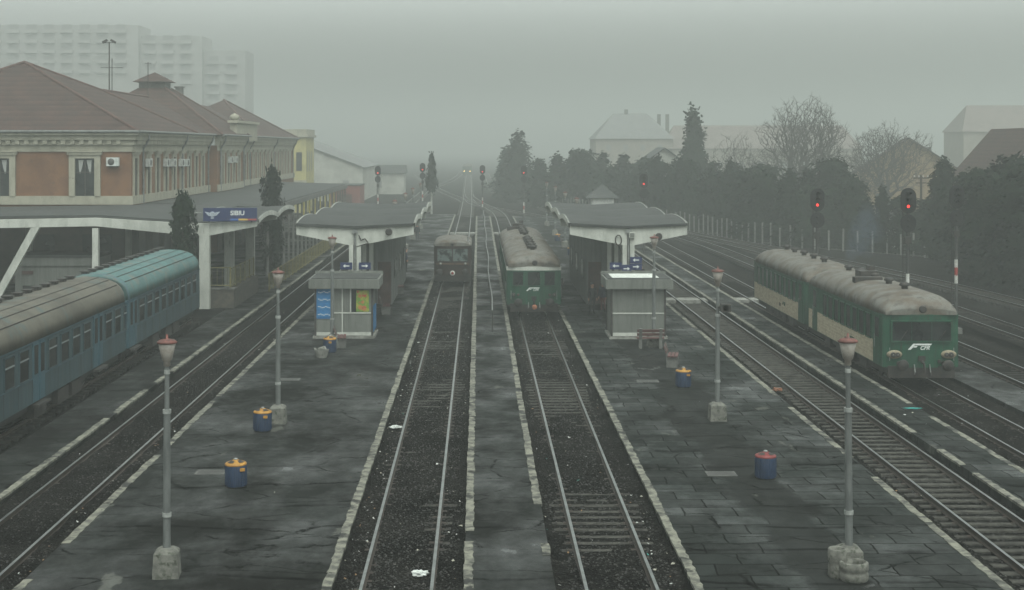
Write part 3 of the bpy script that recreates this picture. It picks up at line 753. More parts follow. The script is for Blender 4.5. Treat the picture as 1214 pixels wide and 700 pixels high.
    for i, (x, y) in enumerate(gear):
        b = MB(); zt = ze + (.80 if style == 'cream' else .78)
        b.tube((0, 0, -.1), (0, 0, .12), .13, n=12); b.lathe([(.20, .12), (.22, .17), (.16, .25), (.02, .28)], (0, 0, 0), 14)
        b.build('roof_vent', IRON, t, (x, y, zt))
    if style == 'white':
        for i in range(5): MB().cbox((0, 0, .05), (.55, .30, .16)).cbox((0, 0, .15), (.64, .36, .04)).build('roof_hatch', IRON, t, (.0, -L / 2 + 3.4 + i * 1.9, ze + .78))
        for x in (-.8, .8): MB().cbox((0, 0, 0), (.22, .22, .18)).build('roof_vent', IRON, t, (x, -L / 2 + 2.0, ze + .62))
    if engine is not None:
        b = MB(); b.cbox((.0, 0, .18), (.75, .9, .42)); b.cbox((-.15, -.75, .05), (1.2, .45, .24)); b.cbox((.25, .3, .46), (.3, .34, .25)); b.tube((-.75, -.8, .05), (.45, -.8, .05), .16)
        b.build('exhaust_box', IRON, t, (-.25, engine, ze + .74))
    # running gear
    b = MB(); b.box(-1.25, 1.25, -L / 2 + .4, L / 2 - .3, .42, .80)
    for y in (-3.0, -1.2, 1.0, 3.1): b.box(-1.36, 1.36, y - .5, y + .5, .25, .72)
    b.build('underframe', UNDER, t)
    for y in (-L / 2 + 2.9, L / 2 - 2.9):
        wheelset(t, y)
        b = MB()
        for s in (-1, 1): b.box(s * 1.0 - .06, s * 1.0 + .06, y - .5, y + .5, .34, .62); b.tube((s * 1.0, y, .46), (s * 1.12, y, .46), .14)
        b.build('axle_box', UNDER, t)
    buffers(t, L)
    return t
LC = 13.3
GC = 'railcars of the green sets'
railcar('railcar', 'green railcar face with three windscreens and a white band under its grey roof', 'railcar', LC, (3.04, 80.6 + LC / 2, 0), 'white', GC)
railcar('railcar', 'second car coupled behind the three windscreen green railcar, mostly its grey roof', 'railcar', LC, (3.04, 80.6 + LC * 1.5 + .7, 0), 'white', GC, front=False, engine=3.5)
railcar('railcar', 'leading green and cream railcar with one wide windscreen and a rusty cream roof', 'railcar', LC, (17.3, 57.6 + LC / 2, 0), 'cream', GC, engine=.6)
railcar('railcar', 'second green and cream railcar coupled behind the one with the wide windscreen', 'railcar', LC, (17.3, 57.6 + LC * 1.5 + .6, 0), 'cream', GC, front=False)
# gangway bellows between the cars are part of the leading car's tail
for rc in [o for o in COL.objects if o.name in ('railcar', 'railcar.002')]:
    b = MB(); b.box(-.55, .55, LC / 2 - .02, LC / 2 + .34, 1.0, 2.95)
    b.build('gangway', IRON, rc)

# brown motor trolley
def trolley():
    L, w, ze = 6.4, 2.5, 2.62
    t = thing('motor_trolley', 'small dark brown motor trolley with two grimy front windows on the track', 'rail trolley', (-1.74, 99.8 + L / 2, 0))
    shell(outline(L, w, .06, .12), .62, ze, [BROWN], t, 'body', .012)
    roof_mesh(L, w, ze, .42, .5, None, r_end=.55, ov=.06).build('roof', TROOF, t)
    fy = -L / 2
    gw = M('trolley_glass', (.12, .15, .145), (.02, .022, .022), 2.6, .15, lo=.46, hi=.58)
    for x in (-.53, .53):
        b = MB(); b.box(-.49, .49, 0, .03, -.42, .42, 1)
        for a, c, d, e in ((-.53, -.49, -.46, .46), (.49, .53, -.46, .46), (-.49, .49, .42, .46), (-.49, .49, -.46, -.42)): b.box(a, c, -.02, .03, d, e)
        b.build('windscreen', [BROWN, gw], t, (x, fy - .005, 2.02))
    b = MB(); b.box(-1.1, 1.1, -.05, .04, -.06, .06); b.build('cab_sill', M('rusty_brown', (.10, .05, .03), (.05, .03, .02), 7, .7), t, (0, fy, 1.42))
    for x in (-.82, .86): MB().lathe([(.09, .03), (.09, -.05), (.02, -.07)], (0, 0, 0), 12, axis='y').build('headlamp', LENS, t, (x, fy - .02, 1.42))
    b = MB(); b.lathe([(.17, .02), (.17, -.03), (.11, -.035)], (0, 0, 0), 20, 0, axis='y'); b.lathe([(.115, -.032), (.01, -.045)], (0, 0, 0), 20, 1, axis='y')
    b.build('marker_disc', [SIGW, SIGR], t, (0, fy - .1, .80))
    MB().lathe([(.10, .05), (.10, -.05), (.02, -.07)], (0, 0, 0), 14, axis='y').build('top_headlamp', IRON, t, (0, fy - .02, ze + .14))
    b = MB(); b.box(-.2, .2, -.14, .14, 0, .12); b.tube((.05, 0, .1), (.05, 0, .38), .06); b.build('horn', ALU, t, (.98, fy + .6, ze + .22))
    for s in (-1, 1):
        for y in (-1.9, -.4, 1.1):
            o = link('window', side_window(.95, .72, BROWN).mesh('window', [BROWN, GLASS, BROWN]), t, (s * (w / 2 + .006), y, 2.02)); o.rotation_euler = (0, 0, 0 if s < 0 else math.pi)
    b = MB(); b.box(-1.15, 1.15, -L / 2 + .1, L / 2 - .1, .42, .7); b.box(-1.2, 1.2, -L / 2 - .05, -L / 2 + .2, .25, .66); b.build('underframe', UNDER, t)
    for y in (-1.7, 1.7): wheelset(t, y, .4)
    buffers(t, L, .9, ends=(-1,)); return t
trolley()

# distant train whose two headlamps glow through the fog
def far_train():
    L = 16; t = thing('distant_train', 'distant train seen only as two yellow headlamps in the fog', 'train', (-3.55, 470 + L / 2, 0))
    shell(outline(L, 2.9, .1, .15), .7, 2.9, [GREEN], t, 'body'); roof_mesh(L, 2.9, 2.9, .8, 1.4, None).build('roof', TROOF, t)
    HL = M('headlight_glow', (1.0, .55, .16), emit=10)
    for x in (-.95, .95): MB().lathe([(.15, .02), (.15, -.04), (.01, -.08)], (0, 0, 0), 14, axis='y').build('headlamp', HL, t, (x, -L / 2 - .02, 1.5))
    b = MB(); b.box(-.9, .9, -.03, .02, 1.9, 2.6); b.build('windscreen', GLASS, t, (0, -L / 2, 0))
    b = MB(); b.box(-1.2, 1.2, -L / 2 + .4, L / 2 - .4, .35, .75); b.build('underframe', UNDER, t)
    for y in (-5, -3, 3, 5): wheelset(t, y)
far_train()

# blue coaches on the bay track
def coach(label, L, y0, roofmat, plan, tail_ring):
    w, ze = 2.96, 2.86; t = thing('coach', label, 'coach', (-16.3, y0 + L / 2, 0), 0, 'blue coaches of the bay track')
    shell(outline(L, w, .04, .06), .80, ze, [BTEAL], t, 'body', .01)
    rf = roof_mesh(L, w, ze, 1.06, .55, None, r_end=.72, ov=.035).build('roof', roofmat, t)
    # lengthwise roof seams and transverse sheet joints
    b = MB()
    for a in (38, 58, 76, 104, 122):
        hw = w / 2 + .035; ang = math.radians(a)
        x = hw * math.copysign(abs(math.cos(ang)) ** .82, math.cos(ang)); z = ze + 1.06 * math.sin(ang) ** .78
        b.box(x - .011, x + .011, -L / 2 + .6, L / 2 - .6, z - .02, z + .018)
    b.build('roof_seam', IRON, rf)
    for i in range(int(L / 1.15)):
        y = -L / 2 + .8 + i * 1.15
        if y > L / 2 - .5: break
        MB().cbox((-.05, 0, .05), (.26, .34, .10)).cbox((-.05, 0, .12), (.36, .46, .03)).build('roof_vent', IRON, t, (-.45, y, ze + 1.04))
    if tail_ring:
        for e in tail_ring:
            b = MB(); m = 15; hw = w / 2 + .09
            for k in (0, 1):
                for i in range(m):
                    a = math.pi * i / (m - 1); c = math.cos(a)
                    b.v.append((hw * math.copysign(abs(c) ** .82, c), e * (L / 2 + .02) + (k - .5) * .24, ze + 1.12 * math.sin(a) ** .78))
            for i in range(m - 1): b.f.append((i, i + 1, m + i + 1, m + i)); b.m.append(0); b.sm.append(True)
            b.box(hw - .14, hw, e * (L / 2 + .02) - .12, e * (L / 2 + .02) + .12, .85, ze); b.box(-hw, -hw + .14, e * (L / 2 + .02) - .12, e * (L / 2 + .02) + .12, .85, ze)
            b.build('end_ring', BDOOR, t)
    for s in (-1, 1):
        sm = MB(); x = s * (w / 2 + .001)
        for k in range(int(L / 1.5)):
            y = -L / 2 + .35 + k * 1.5
            sm.box(min(x, x + s * .008), max(x, x + s * .008), y, y + .02, .84, 1.6)
        sm.build('panel_seam', IRON, t)
        sm = MB(); sm.box(min(x, x + s * .03), max(x, x + s * .03), -L / 2 + .05, L / 2 - .05, ze - .05, ze - .01); sm.box(min(x, x + s * .02), max(x, x + s * .02), -L / 2 + .05, L / 2 - .05, 1.615, 1.64); sm.build('side_moulding', BDOOR, t)
    SLATW = M('window_rail', (.17, .19, .19))
    win = side_window(.98, .98, BTEAL, True).mesh('window', [BTEAL, GLASS, SLATW])
    dr = MB()
    for s in (-1, 1):
        dr.box(-.02, .02, s * .36 - .33, s * .36 + .33, -1.02, 1.0, 0); dr.box(-.03, .0, s * .36 - .2, s * .36 + .2, -.1, .86, 1)
    dr.box(-.06, 0, -.02, .02, -1.0, 1.0, 0); dr.box(-.22, .0, -.7, .7, -1.16, -1.08, 2)
    dme = dr.mesh('door', [BDOOR, GLASS, IRON])
    for s in (-1, 1):
        y = -L / 2 + .2
        for kind, n in plan:
            for _ in range(n):
                wd = 1.50 if kind == 'w' else 1.75
                if kind == 'w': o = link('window', win, t, (s * (w / 2 + .008), y + wd / 2, 2.18))
                elif kind == 'd': o = link('door', dme, t, (s * (w / 2 + .004), y + wd / 2, 1.84))
                else: y += n - 1; break
                o.rotation_euler = (0, 0, 0 if s < 0 else math.pi); y += wd
    b = MB(); b.box(-1.2, 1.2, -L / 2 + .2, L / 2 - .2, .45, .84)
    for y in (-2.2, .6, 2.4): b.box(-1.4, 1.4, y - .7, y + .7, .22, .7)
    b.build('underframe', UNDER, t)
    for y in (-L / 2 + 2.2, -L / 2 + 4.4, L / 2 - 4.4, L / 2 - 2.2): wheelset(t, y)
    buffers(t, L, ends=(1,)); return t
coach('teal roofed blue coach standing at the end of the bay track', 16.3, 62.3, RTEAL, [('d', 1), ('w', 9)], (-1,))
coach('tan roofed blue coach with two folding doors, coupled in front of the teal roofed one', 19.4, 42.7, RTAN, [('w', 4), ('d', 1), ('w', 4), ('d', 1), ('w', 3)], ())
# ------------------------------------------------------------------ platform canopies: T-frames carrying barrel vaults
def vault(x0, x1, y0, y1, z0, z1, zc, rise, xc, parent):
    "one barrel vault bay spanning along y; gull-shaped across: z1 at the tips, zc on the centre line"
    b = MB(); m = 12; th = .14
    xs = [x0, xc, x1]; zs = [z0, zc, z1]
    for lay in (0, 1):
        for x, z in zip(xs, zs):
            for i in range(m + 1):
                a = i / m; b.v.append((x, y0 + (y1 - y0) * a, z + rise * math.sin(math.pi * a) ** .8 - lay * th))
    k = m + 1
    for c in range(2):
        for i in range(m):
            a = c * k + i; b.f.append((a, a + k, a + k + 1, a + 1)); b.m.append(0); b.sm.append(True)
            a += 3 * k; b.f.append((a, a + 1, a + k + 1, a + k)); b.m.append(1); b.sm.append(True)
    o = b.build('vault', [CROOF, WHITE], parent)
    for x, z, s in ((x0, z0, -1), (x1, z1, 1)):              # white rims at both open ends
        r = MB(); pr = []
        for i in range(m + 1):
            a = i / m; y = y0 + .02 + (y1 - y0 - .04) * a; h = z + rise * math.sin(math.pi * a) ** .8
            pr.append((y, h))
        for (ya, ha), (yb, hb) in zip(pr, pr[1:]):
            xa, xb = (x - .07, x - .003) if s < 0 else (x + .003, x + .07)
            r.add([(xx, yy, hh) for xx in (xa, xb) for yy, hh in ((ya, ha + .035), (yb, hb + .035), (yb, hb - .24), (ya, ha - .24))],
                  [(0, 1, 2, 3), (4, 7, 6, 5), (0, 4, 5, 1), (3, 2, 6, 7)], 0)
            r.add([(xx, yy, hh) for xx in ((x - .05, x - .03) if s < 0 else (x + .03, x + .05)) for yy, hh in ((ya, ha + .045), (yb, hb + .045), (yb, hb + .036), (ya, ha + .036))], [(0, 1, 2, 3), (4, 7, 6, 5), (0, 4, 5, 1)], 1)
        r.build('vault_rim', [WHITE, CROOF], o)
    return o
def tframe(parent, xc, x0, x1, y, zb, tipd, cd, zf, th=.34, colw=.31, front=False):
    b = MB(); d = .16
    # cantilever arms: tapered, separate left and right of the column pair
    tl = zf + .15
    for xa, xb, s in ((x0, xc - .07, -1), (xc + .07, x1, 1)):
        if s < 0: poly = [(xa, tl), (xa, tl - tipd), (xb - .24, zf - cd), (xb, zf - cd), (xb, zf)]
        else: poly = [(xb, tl), (xa, zf), (xa, zf - cd), (xa + .24, zf - cd), (xb, tl - tipd)]
        b.prism(poly, y - th / 2, y + th / 2)
    b.build('cantilever_beam', WHITE, parent)
    c = MB(); c.box(xc - .31, xc - .085, y - .2, y + .2, zb, zf - cd - .002); c.box(xc + .085, xc + .31, y - .2, y + .2, zb, zf - cd - .002)
    c.box(xc - .085, xc + .085, y - .08, y + .16, zb, zf - .05, 1)
    c.build('column', [WHITE, CONCD], parent)
    if front:
        p = MB(); p.tube((xc, y - .13, zb), (xc, y - .13, zf - .25), .05, n=10); p.cbox((xc, y - .16, zf - .14), (.30, .18, .22)); p.build('downpipe', ALU, parent)
def canopy(label, xc, hw, ys, zf=5.08):
    t = thing('platform_canopy', label, 'canopy', (xc, ys[0], ZP), 0, 'platform canopies')
    z = zf - ZP
    for i, y in enumerate(ys): tframe(t, 0, -hw, hw, y - ys[0], 0, .46, .86, z, front=(i == 0))
    for a, c in zip(ys, ys[1:]): vault(-hw, hw, a - ys[0] + .02, c - ys[0] - .02, z + .25, z + .25, z + .10, .25, 0, t)
    b = MB()                                                  # dark roof edging over the first beam
    for s in (-1, 1): b.add([(0, -.30, z + .004), (s * hw, -.30, z + .154), (s * hw, -.30, z + .29), (0, -.30, z + .14), (0, .02, z + .004), (s * hw, .02, z + .154), (s * hw, .02, z + .29), (0, .02, z + .14)],
                            [(0, 1, 2, 3), (4, 7, 6, 5), (3, 2, 6, 7), (0, 4, 5, 1), (1, 5, 6, 2)])
    b.build('roof_edging', CROOF, t)
    return t
CY = [77.0, 85.9, 94.8, 103.7]
canopy('gull winged canopy on white T frames over the left lamp platform', -6.42, 3.05, CY)
canopy('gull winged canopy on white T frames over the right slab platform', 7.82, 3.05, CY)

def arrow_sign(label, loc, direction, wd=.62, ht=.36, double=False):
    t = thing('direction_sign', label, 'sign', loc, 0, 'blue direction signs on the canopy columns')
    MB().box(-wd / 2, wd / 2, -.02, .02, -ht / 2, ht / 2).build('panel', SIGNB, t)
    b = MB(); s = direction; y0, y1 = -.03, -.0205
    b.prism([(-.16 * s, -.025), (.05 * s, -.025), (.05 * s, .025), (-.16 * s, .025)], y0, y1)
    b.prism([(.05 * s, -.09), (.17 * s, 0), (.05 * s, .09)], y0, y1)
    b.build('arrow', SIGNW, t)
    MB().box(-.05, .05, .02, .30, -.04, .04).build('bracket', IRON, t)
    return t
zs = zat(315, 77)
arrow_sign('blue sign with a white arrow pointing left on the left canopy column', (xat(410.5, 76.7), 76.72, zs), -1)
arrow_sign('blue sign with a white arrow pointing right on the left canopy column', (xat(432.5, 76.7), 76.72, zs), 1)
arrow_sign('blue sign with an arrow on the left side of the right canopy column', (xat(730, 76.7), 76.72, zs), -1)
arrow_sign('small blue sign with an arrow fixed across the front of the right canopy column', (xat(742.5, 76.7), 76.55, zat(318, 77)), 1, .5, .42)
arrow_sign('blue sign with an arrow, lower of the two right of the right canopy column', (xat(754, 76.7), 76.72, zat(316, 77)), 1, .62, .32)
arrow_sign('blue sign with an arrow, upper of the two right of the right canopy column', (xat(754, 76.7), 76.72, zat(308, 77)), -1, .62, .32)
def speaker(label, loc):
    t = thing('loudspeaker', label, 'loudspeaker', loc)
    MB().lathe([(.10, .16), (.17, .10), (.19, -.10), (.15, -.13)], (0, 0, 0), 16, axis='y').build('horn', IRON, t)
    MB().lathe([(.12, -.12), (.02, -.06)], (0, 0, 0), 14, axis='y').build('cone', SIGB, t)
    MB().box(-.04, .04, .1, .24, -.05, .05).build('bracket', IRON, t)
speaker('round black loudspeaker on the right arm of the left canopy beam', (xat(461, 76.5), 76.58, zat(275, 76.6)))
speaker('round black loudspeaker on the right arm of the right canopy beam', (xat(781, 76.5), 76.58, zat(280.5, 76.6)))
t = thing('meter_box', 'pale square box on the right canopy beam beside its column', 'box', (xat(749.5, 76.6), 76.72, zat(279, 76.7)))
MB().box(-.14, .14, -.12, .10, -.14, .14).build('casing', WHITE, t); MB().box(-.11, .11, -.13, -.12, -.11, .11).build('door', KIOSK, t)
b = MB(); n = 18
for i in range(n):
    a0, a1 = 2 * math.pi * i / n, 2 * math.pi * (i + 1) / n
    b.tube((.16 * math.cos(a0), .01 * math.sin(3 * a0), .26 * math.sin(a0)), (.16 * math.cos(a1), .01 * math.sin(3 * a1), .26 * math.sin(a1)), .03, n=6, cap=False)
b.tube((0, 0, -.25), (.2, .05, -.75), .02, n=6)
tag(b.build('cable_coil', IRON, None, (xat(733.5, 76.6), 76.75, zat(285, 76.7))), 'dark loop of cable hanging under the right canopy beam', 'cable')
b = MB(); b.tube((0, 0, 0), (.12, 0, -.28), .03, n=6); b.tube((.12, 0, -.28), (.32, 0, -.18), .03, n=6); b.tube((.32, 0, -.18), (.5, 0, -.42), .03, n=6); b.tube((.5, 0, -.42), (-.1, .05, -.6), .025, n=6)
tag(b.build('cable_coil', IRON, None, (xat(425, 76.6), 76.75, zat(279, 76.7))), 'dark kinked cables on the left canopy beam beside its column', 'cable')

# waiting shelters under the canopies
PANELD = M('shelter_panel', (.165, .175, .165), (.115, .122, .115), 1.5, .6, stretch=(3, 3, .3))
DRED = M('dull_red', (.085, .045, .040), (.055, .032, .03), 3, .7)
def shelter(label, x0, x1, y0, y1, dxr):
    cx, cy = (x0 + x1) / 2, (y0 + y1) / 2
    t = thing('waiting_shelter', label, 'shelter', (cx, cy, ZP), 0, 'shelters under the canopies')
    w2, d2, h = (x1 - x0) / 2, (y1 - y0) / 2, 3.95
    b = MB(); b.box(-w2, w2, -d2, d2, 0, h)
    n = int(2 * w2 / .3)
    for i in range(n): b.box(-w2 + .05 + i * .3, -w2 + .09 + i * .3, -d2 - .02, -d2, .05, h - .05)
    for i in range(int(2 * d2 / .4)):
        for s in (-1, 1): b.box(min(s * w2, s * (w2 + .02)), max(s * w2, s * (w2 + .02)), -d2 + .05 + i * .4, -d2 + .09 + i * .4, .05, h - .05)
    b.build('wall', PANELD, t)
    MB().box(-w2 - .04, w2 + .04, -d2 - .04, d2 + .04, h, h + .1).build('roof', CROOF, t)
    MB().box(dxr - .38, dxr + .38, -d2 - .06, -d2 - .022, .04, 2.5).build('door', DRED, t)
    for i in range(3):
        for s in (-1, 1):
            f = MB(); f.box(-.025, .0, -1.0, 1.0, -.5, .5, 1); f.box(-.035, -.0, -1.06, -1.0, -.55, .55); f.box(-.035, 0, 1.0, 1.06, -.55, .55)
            o = f.build('window', [IRON, GLASS], t, (s * (w2 + .022), -d2 + 3 + i * 5.2, 1.9)); o.rotation_euler = (0, 0, 0 if s < 0 else math.pi)
    return t
shelter('grey panelled waiting shelter with a dull red door under the left canopy', -7.5, -5.05, 86.5, 103, .78)
shelter('grey panelled waiting shelter with a dull red door under the right canopy', 6.35, 9.1, 86.5, 103, -.9)

# ------------------------------------------------------------------ kiosks
def kiosk(label, x0, x1, y0, depth, shop):
    cx = (x0 + x1) / 2; w2 = (x1 - x0) / 2
    t = thing('kiosk', label, 'kiosk', (cx, y0 + depth / 2, ZP), 0, 'kiosks on the platforms'); d2 = depth / 2; h = 2.42
    MB().box(-w2 - .12, w2 + .12, -d2 - .12, d2 + .12, 0, .12).build('plinth', CONC, t)
    b = MB(); b.box(-w2, w2, -d2, d2, .12, h)
    i = -w2 + .04
    while i < w2 - .04:                                     # corrugation ribs
        if not (shop and (i < -w2 + .82 or (.62 < i < 1.2))): b.box(i, i + .035, -d2 - .018, -d2, .2, h - .02)
        for s in (-1, 1): pass
        i += .105
    j = -d2 + .05
    while j < d2 - .05:
        for s in (-1, 1): b.box(min(s * w2, s * (w2 + .018)), max(s * w2, s * (w2 + .018)), j, j + .035, .2, h - .02)
        j += .105
    b.build('wall', KIOSK, t)
    for sx in (-1, 1):
        for sy in (-1, 1): MB().box(sx * (w2 + .005) - .045, sx * (w2 + .005) + .045, sy * (d2 + .005) - .045, sy * (d2 + .005) + .045, .12, h).build('corner_post', IRON, t)
    c = MB(); c.box(-w2 + (.9 if shop else .05), w2 - .05, -d2 - .035, -d2 - .019, 1.20, 1.26); c.box(-w2 + .05, w2 - .05, -d2 - .035, -d2 - .019, .14, .3); c.build('trim_rail', WHITE, t)
    r = MB(); r.box(-w2 - .30, w2 + .36, -d2 - .3, d2 + .3, h, h + .46, 0); r.box(-w2 - .2, w2 + .26, -d2 - .2, d2 + .2, h + .46, h + .5, 1)
    n = int((2 * w2 + .6) / .12)
    for k in range(n): r.box(-w2 - .28 + k * .12, -w2 - .245 + k * .12, -d2 - .315, -d2 - .3, h + .03, h + .43, 0)
    r.box(-w2 - .30, w2 + .36, d2 + .24, d2 + .30, h + .46, h + .62, 0)
    r.build('roof', [KIOSK, CROOF], t)
    if shop:
        MB().box(-w2 + .05, -w2 + .80, -d2 - .03, -d2 - .002, .95, h - .04).build('notice_panel', SIGNC, t)
        for k in range(4):
            o = MB(); z = 1.02 + k * .36
            o.box(-w2 + .08, -w2 + .77, -d2 - .045, -d2 - .031, z, z + .29)
            q = o.build('notice_board', SIGNC, t)
            wv = MB(); rnd = random.Random(k)
            for s in range(7): wv.cbox((-w2 + .16 + s * .085, -d2 - .05, z + .13 + .03 * math.sin(s * 1.7 + k)), (.075, .008, .03))
            wv.build('notice_lines', SIGNW, q)
        MB().box(-.10, -.045, -d2 - .03, -d2 - .0, .2, h - .03).build('jamb', WHITE, t)
        w = MB(); w.box(.36, .95, -d2 - .022, -d2 - .001, 1.27, h - .06, 1); w.box(.30, .36, -d2 - .04, -d2, 1.27, h - .03, 0); w.build('window', [WHITE, GLASS], t)
        po = MB(); po.box(.60, 1.22, -d2 - .04, -d2 - .023, 1.29, h - .10); p_ = po.build('poster', M('poster', (.12, .24, .04), (.30, .30, .05), 3.5, .5, lo=.45, hi=.55, c3=(.40, .07, .04), s3=4.2, lo3=.60, hi3=.63), t)
        for x, z, r_ in ((.80, 1.5, .11), (.98, 1.46, .12), (.78, 2.05, .09), (.92, 1.75, .08)):
            MB().lathe([(r_, -.001), (r_, -.012)], (x, -d2 - .042, z), 14, axis='y').build('printed_fruit', M('fruit_red', (.36, .09, .05), (.40, .22, .05), 6, .5), p_)
        MB().box(w2 + .02, w2 + .06, -d2 + .1, d2 - .3, .3, 1.5).build('side_board', SIGNC, t)
    return t
k0 = kiosk('grey kiosk with blue notice boards and a fruit poster under the left canopy end', -7.85, -5.12, 71.2, 2.3, True)
k1 = kiosk('plain ribbed grey kiosk with a pale flat roof under the right canopy end', 6.42, 8.98, 71.0, 2.4, False)
MB().box(-1.25, 1.0, -1.1, 1.1, 2.925, 2.945).build('roof_sheet', M('roof_white_sheet', (.62, .64, .60), (.5, .52, .49), 3, .6), k1)

# ------------------------------------------------------------------ lamps, bins, benches
def lamp_proto():
    t = thing('street_lamp', 'x', 'lamp', (0, 0, ZP), 0, 'street lamps along the platforms')
    b = MB(); b.prism([(-.27, -.25), (.27, -.25), (.27, .25), (-.27, .25)], 0, .02, axis='z')
    o = MB(); vs = []
    for z, r in ((0, .28), (.52, .255), (.56, .22), (.62, .13)):
        for sx, sy in ((-1, -1), (1, -1), (1, 1), (-1, 1)): vs.append((sx * r, sy * r * .95, z))
    o.add(vs, [(k * 4 + i, k * 4 + (i + 1) % 4, k * 4 + 4 + (i + 1) % 4, k * 4 + 4 + i) for k in range(3) for i in range(4)] + [(12, 13, 14, 15)])
    o.build('base', CONCB, t)
    MB().tube((0, 0, .58), (0, 0, 3.55), .085, .075, n=14).build('lower_pole', POLE, t)
    MB().tube((0, 0, 3.52), (0, 0, 4.55), .055, .048, n=12).build('upper_pole', POLE, t)
    for z, r in ((1.28, .10), (3.5, .092), (4.35, .065)): MB().tube((0, 0, z), (0, 0, z + .09), r, n=14).build('collar', M('collar_metal', (.30, .31, .295), (.2, .21, .2), 6, .5), t)
    MB().lathe([(.035, 4.5), (.075, 4.53), (.07, 4.62), (.11, 4.66), (.19, 5.02), (.17, 5.03)], (0, 0, 0), 18).build('shade', SHADE, t)
    MB().lathe([(.21, 5.015), (.225, 5.04), (.16, 5.085), (.03, 5.11), (.02, 5.2), (.004, 5.21)], (0, 0, 0), 18).build('cap', RUSTCAP, t)
    return t
lp = lamp_proto(); lamps = []
for i, (x, y, lb) in enumerate([
    (-6.71, 31.8, 'nearest lamp post of the left platform on a pale square concrete block'),
    (-6.70, 49.4, 'lamp post of the left platform with a yellow lidded bin against its base'),
    (-6.72, 67.9, 'lamp post in front of the kiosk with the blue notice boards'),
    (8.04, 32.0, 'nearest lamp post of the right platform with a round concrete planter at its foot'),
    (8.08, 49.9, 'lamp post of the right platform with a loudspeaker box on its pole'),
    (8.10, 68.2, 'lamp post on a tall concrete block in front of the plain right kiosk'),
    (-6.45, 114, 'lamp post behind the left canopy, its red cap showing over the roof'),
    (-6.5, 131.5, 'second lamp post beyond the left canopy, red cap above the roof'),
    (-6.5, 147, 'third lamp post beyond the left canopy, small and pale'),
    (-6.5, 166, 'farthest lamp post of the left platform, near the signal and the cypress'),
    (7.95, 119.5, 'lamp post beyond the right canopy beside a yellow lidded bin'),
    (7.98, 135.5, 'second lamp post beyond the right canopy, beside two benches'),
    (8.0, 154, 'third lamp post beyond the right canopy, on a white block'),
    (8.0, 172, 'farthest lamp post of the right platform, half lost in the fog')]):
    o = lp if i == 0 else dup(lp)
    o.location = (x, y, ZP); o['label'] = lb; o.rotation_euler = (random.uniform(-.006, .006), random.uniform(-.008, .008), random.uniform(-.1, .1)); lamps.append(o)
def ring_planter(label, loc, r=.42, h=.42):
    t = thing('planter', label, 'planter', loc)
    MB().lathe([(r * .92, 0), (r, .04), (r * .97, h * .42), (r * .90, h * .5), (r, h * .58), (r * .98, h * .95), (r * .86, h), (r * .72, h * .96), (r * .70, h * .55)], (0, 0, 0), 26).build('ring', CONCB, t)
    MB().lathe([(.001, h * .6), (r * .72, h * .56)], (0, 0, 0), 20).build('soil', M('soil', (.03, .026, .02), (.05, .045, .035), 9, .9, bump=.6), t)
ring_planter('round ribbed concrete planter in front of the nearest right lamp', (8.02, 31.52, ZP), .31, .40)
ring_planter('broken upright concrete ring behind the nearest right lamp', (7.72, 31.75, ZP), .20, .62)
t = thing('loudspeaker', 'black loudspeaker box on the pole of a right platform lamp', 'loudspeaker', (8.33, 49.75, zat(365, 49.8)))
MB().cbox((0, 0, 0), (.34, .26, .26)).build('casing', IRON, t); MB().lathe([(.10, -.13), (.02, -.10)], (0, 0, 0), 12, axis='y').build('cone', SIGB, t); MB().box(-.25, -.14, .1, .2, -.03, .03).build('bracket', IRON, t)

def bin_proto(lid, name='litter_bin'):
    t = thing(name, 'x', 'litter bin', (0, 0, ZP), 0, 'blue litter bins')
    b = MB(); n = 26; r = .285
    b.lathe([(r * .97, .03), (r, .06), (r, .58), (r * .97, .60)], (0, 0, 0), n)
    for i in range(n):
        a = 2 * math.pi * i / n; b.cbox((r * math.cos(a), r * math.sin(a), .32), (.03, .022, .50), Matrix.Rotation(a, 3, 'Z'))
    b.build('body', BLUE, t)
    MB().lathe([(r * .8, 0), (r * .92, .0), (r * .92, .04)], (0, 0, 0), 18).build('foot', IRON, t)
    l = MB(); l.lathe([(r * 1.03, .595), (r * 1.05, .63), (r * .95, .655), (r * .30, .725), (.04, .735)], (0, 0, 0), n)
    lo = l.build('lid', lid, t)
    for k in range(4):                                       # dark openings between the lid ribs
        q = MB(); a0 = k * math.pi / 2 + .35; pts = []
        for rr, zz in ((.40, .716), (.86, .668)):
            for u in (0, .5, 1): pts.append((r * rr * math.cos(a0 + u * .9), r * rr * math.sin(a0 + u * .9), zz + .012))
        q.add(pts, [(0, 1, 4, 3), (1, 2, 5, 4)]); q.build('opening', IRON, lo)
    MB().lathe([(.05, .73), (.06, .75), (.045, .775), (.005, .78)], (0, 0, 0), 12).build('knob', ALU, lo)
    for k in (0, 1): MB().cbox((.16, -r + .01, .50), (.13, .05, .08)).build('sticker', YEL, t) if lid is YEL and k else None
    return t
yb = bin_proto(YEL); rb = bin_proto(REDL)
rb.location = (8.02, 41.2, ZP); rb['label'] = 'blue bin with a red lid on the wet slabs of the right platform'
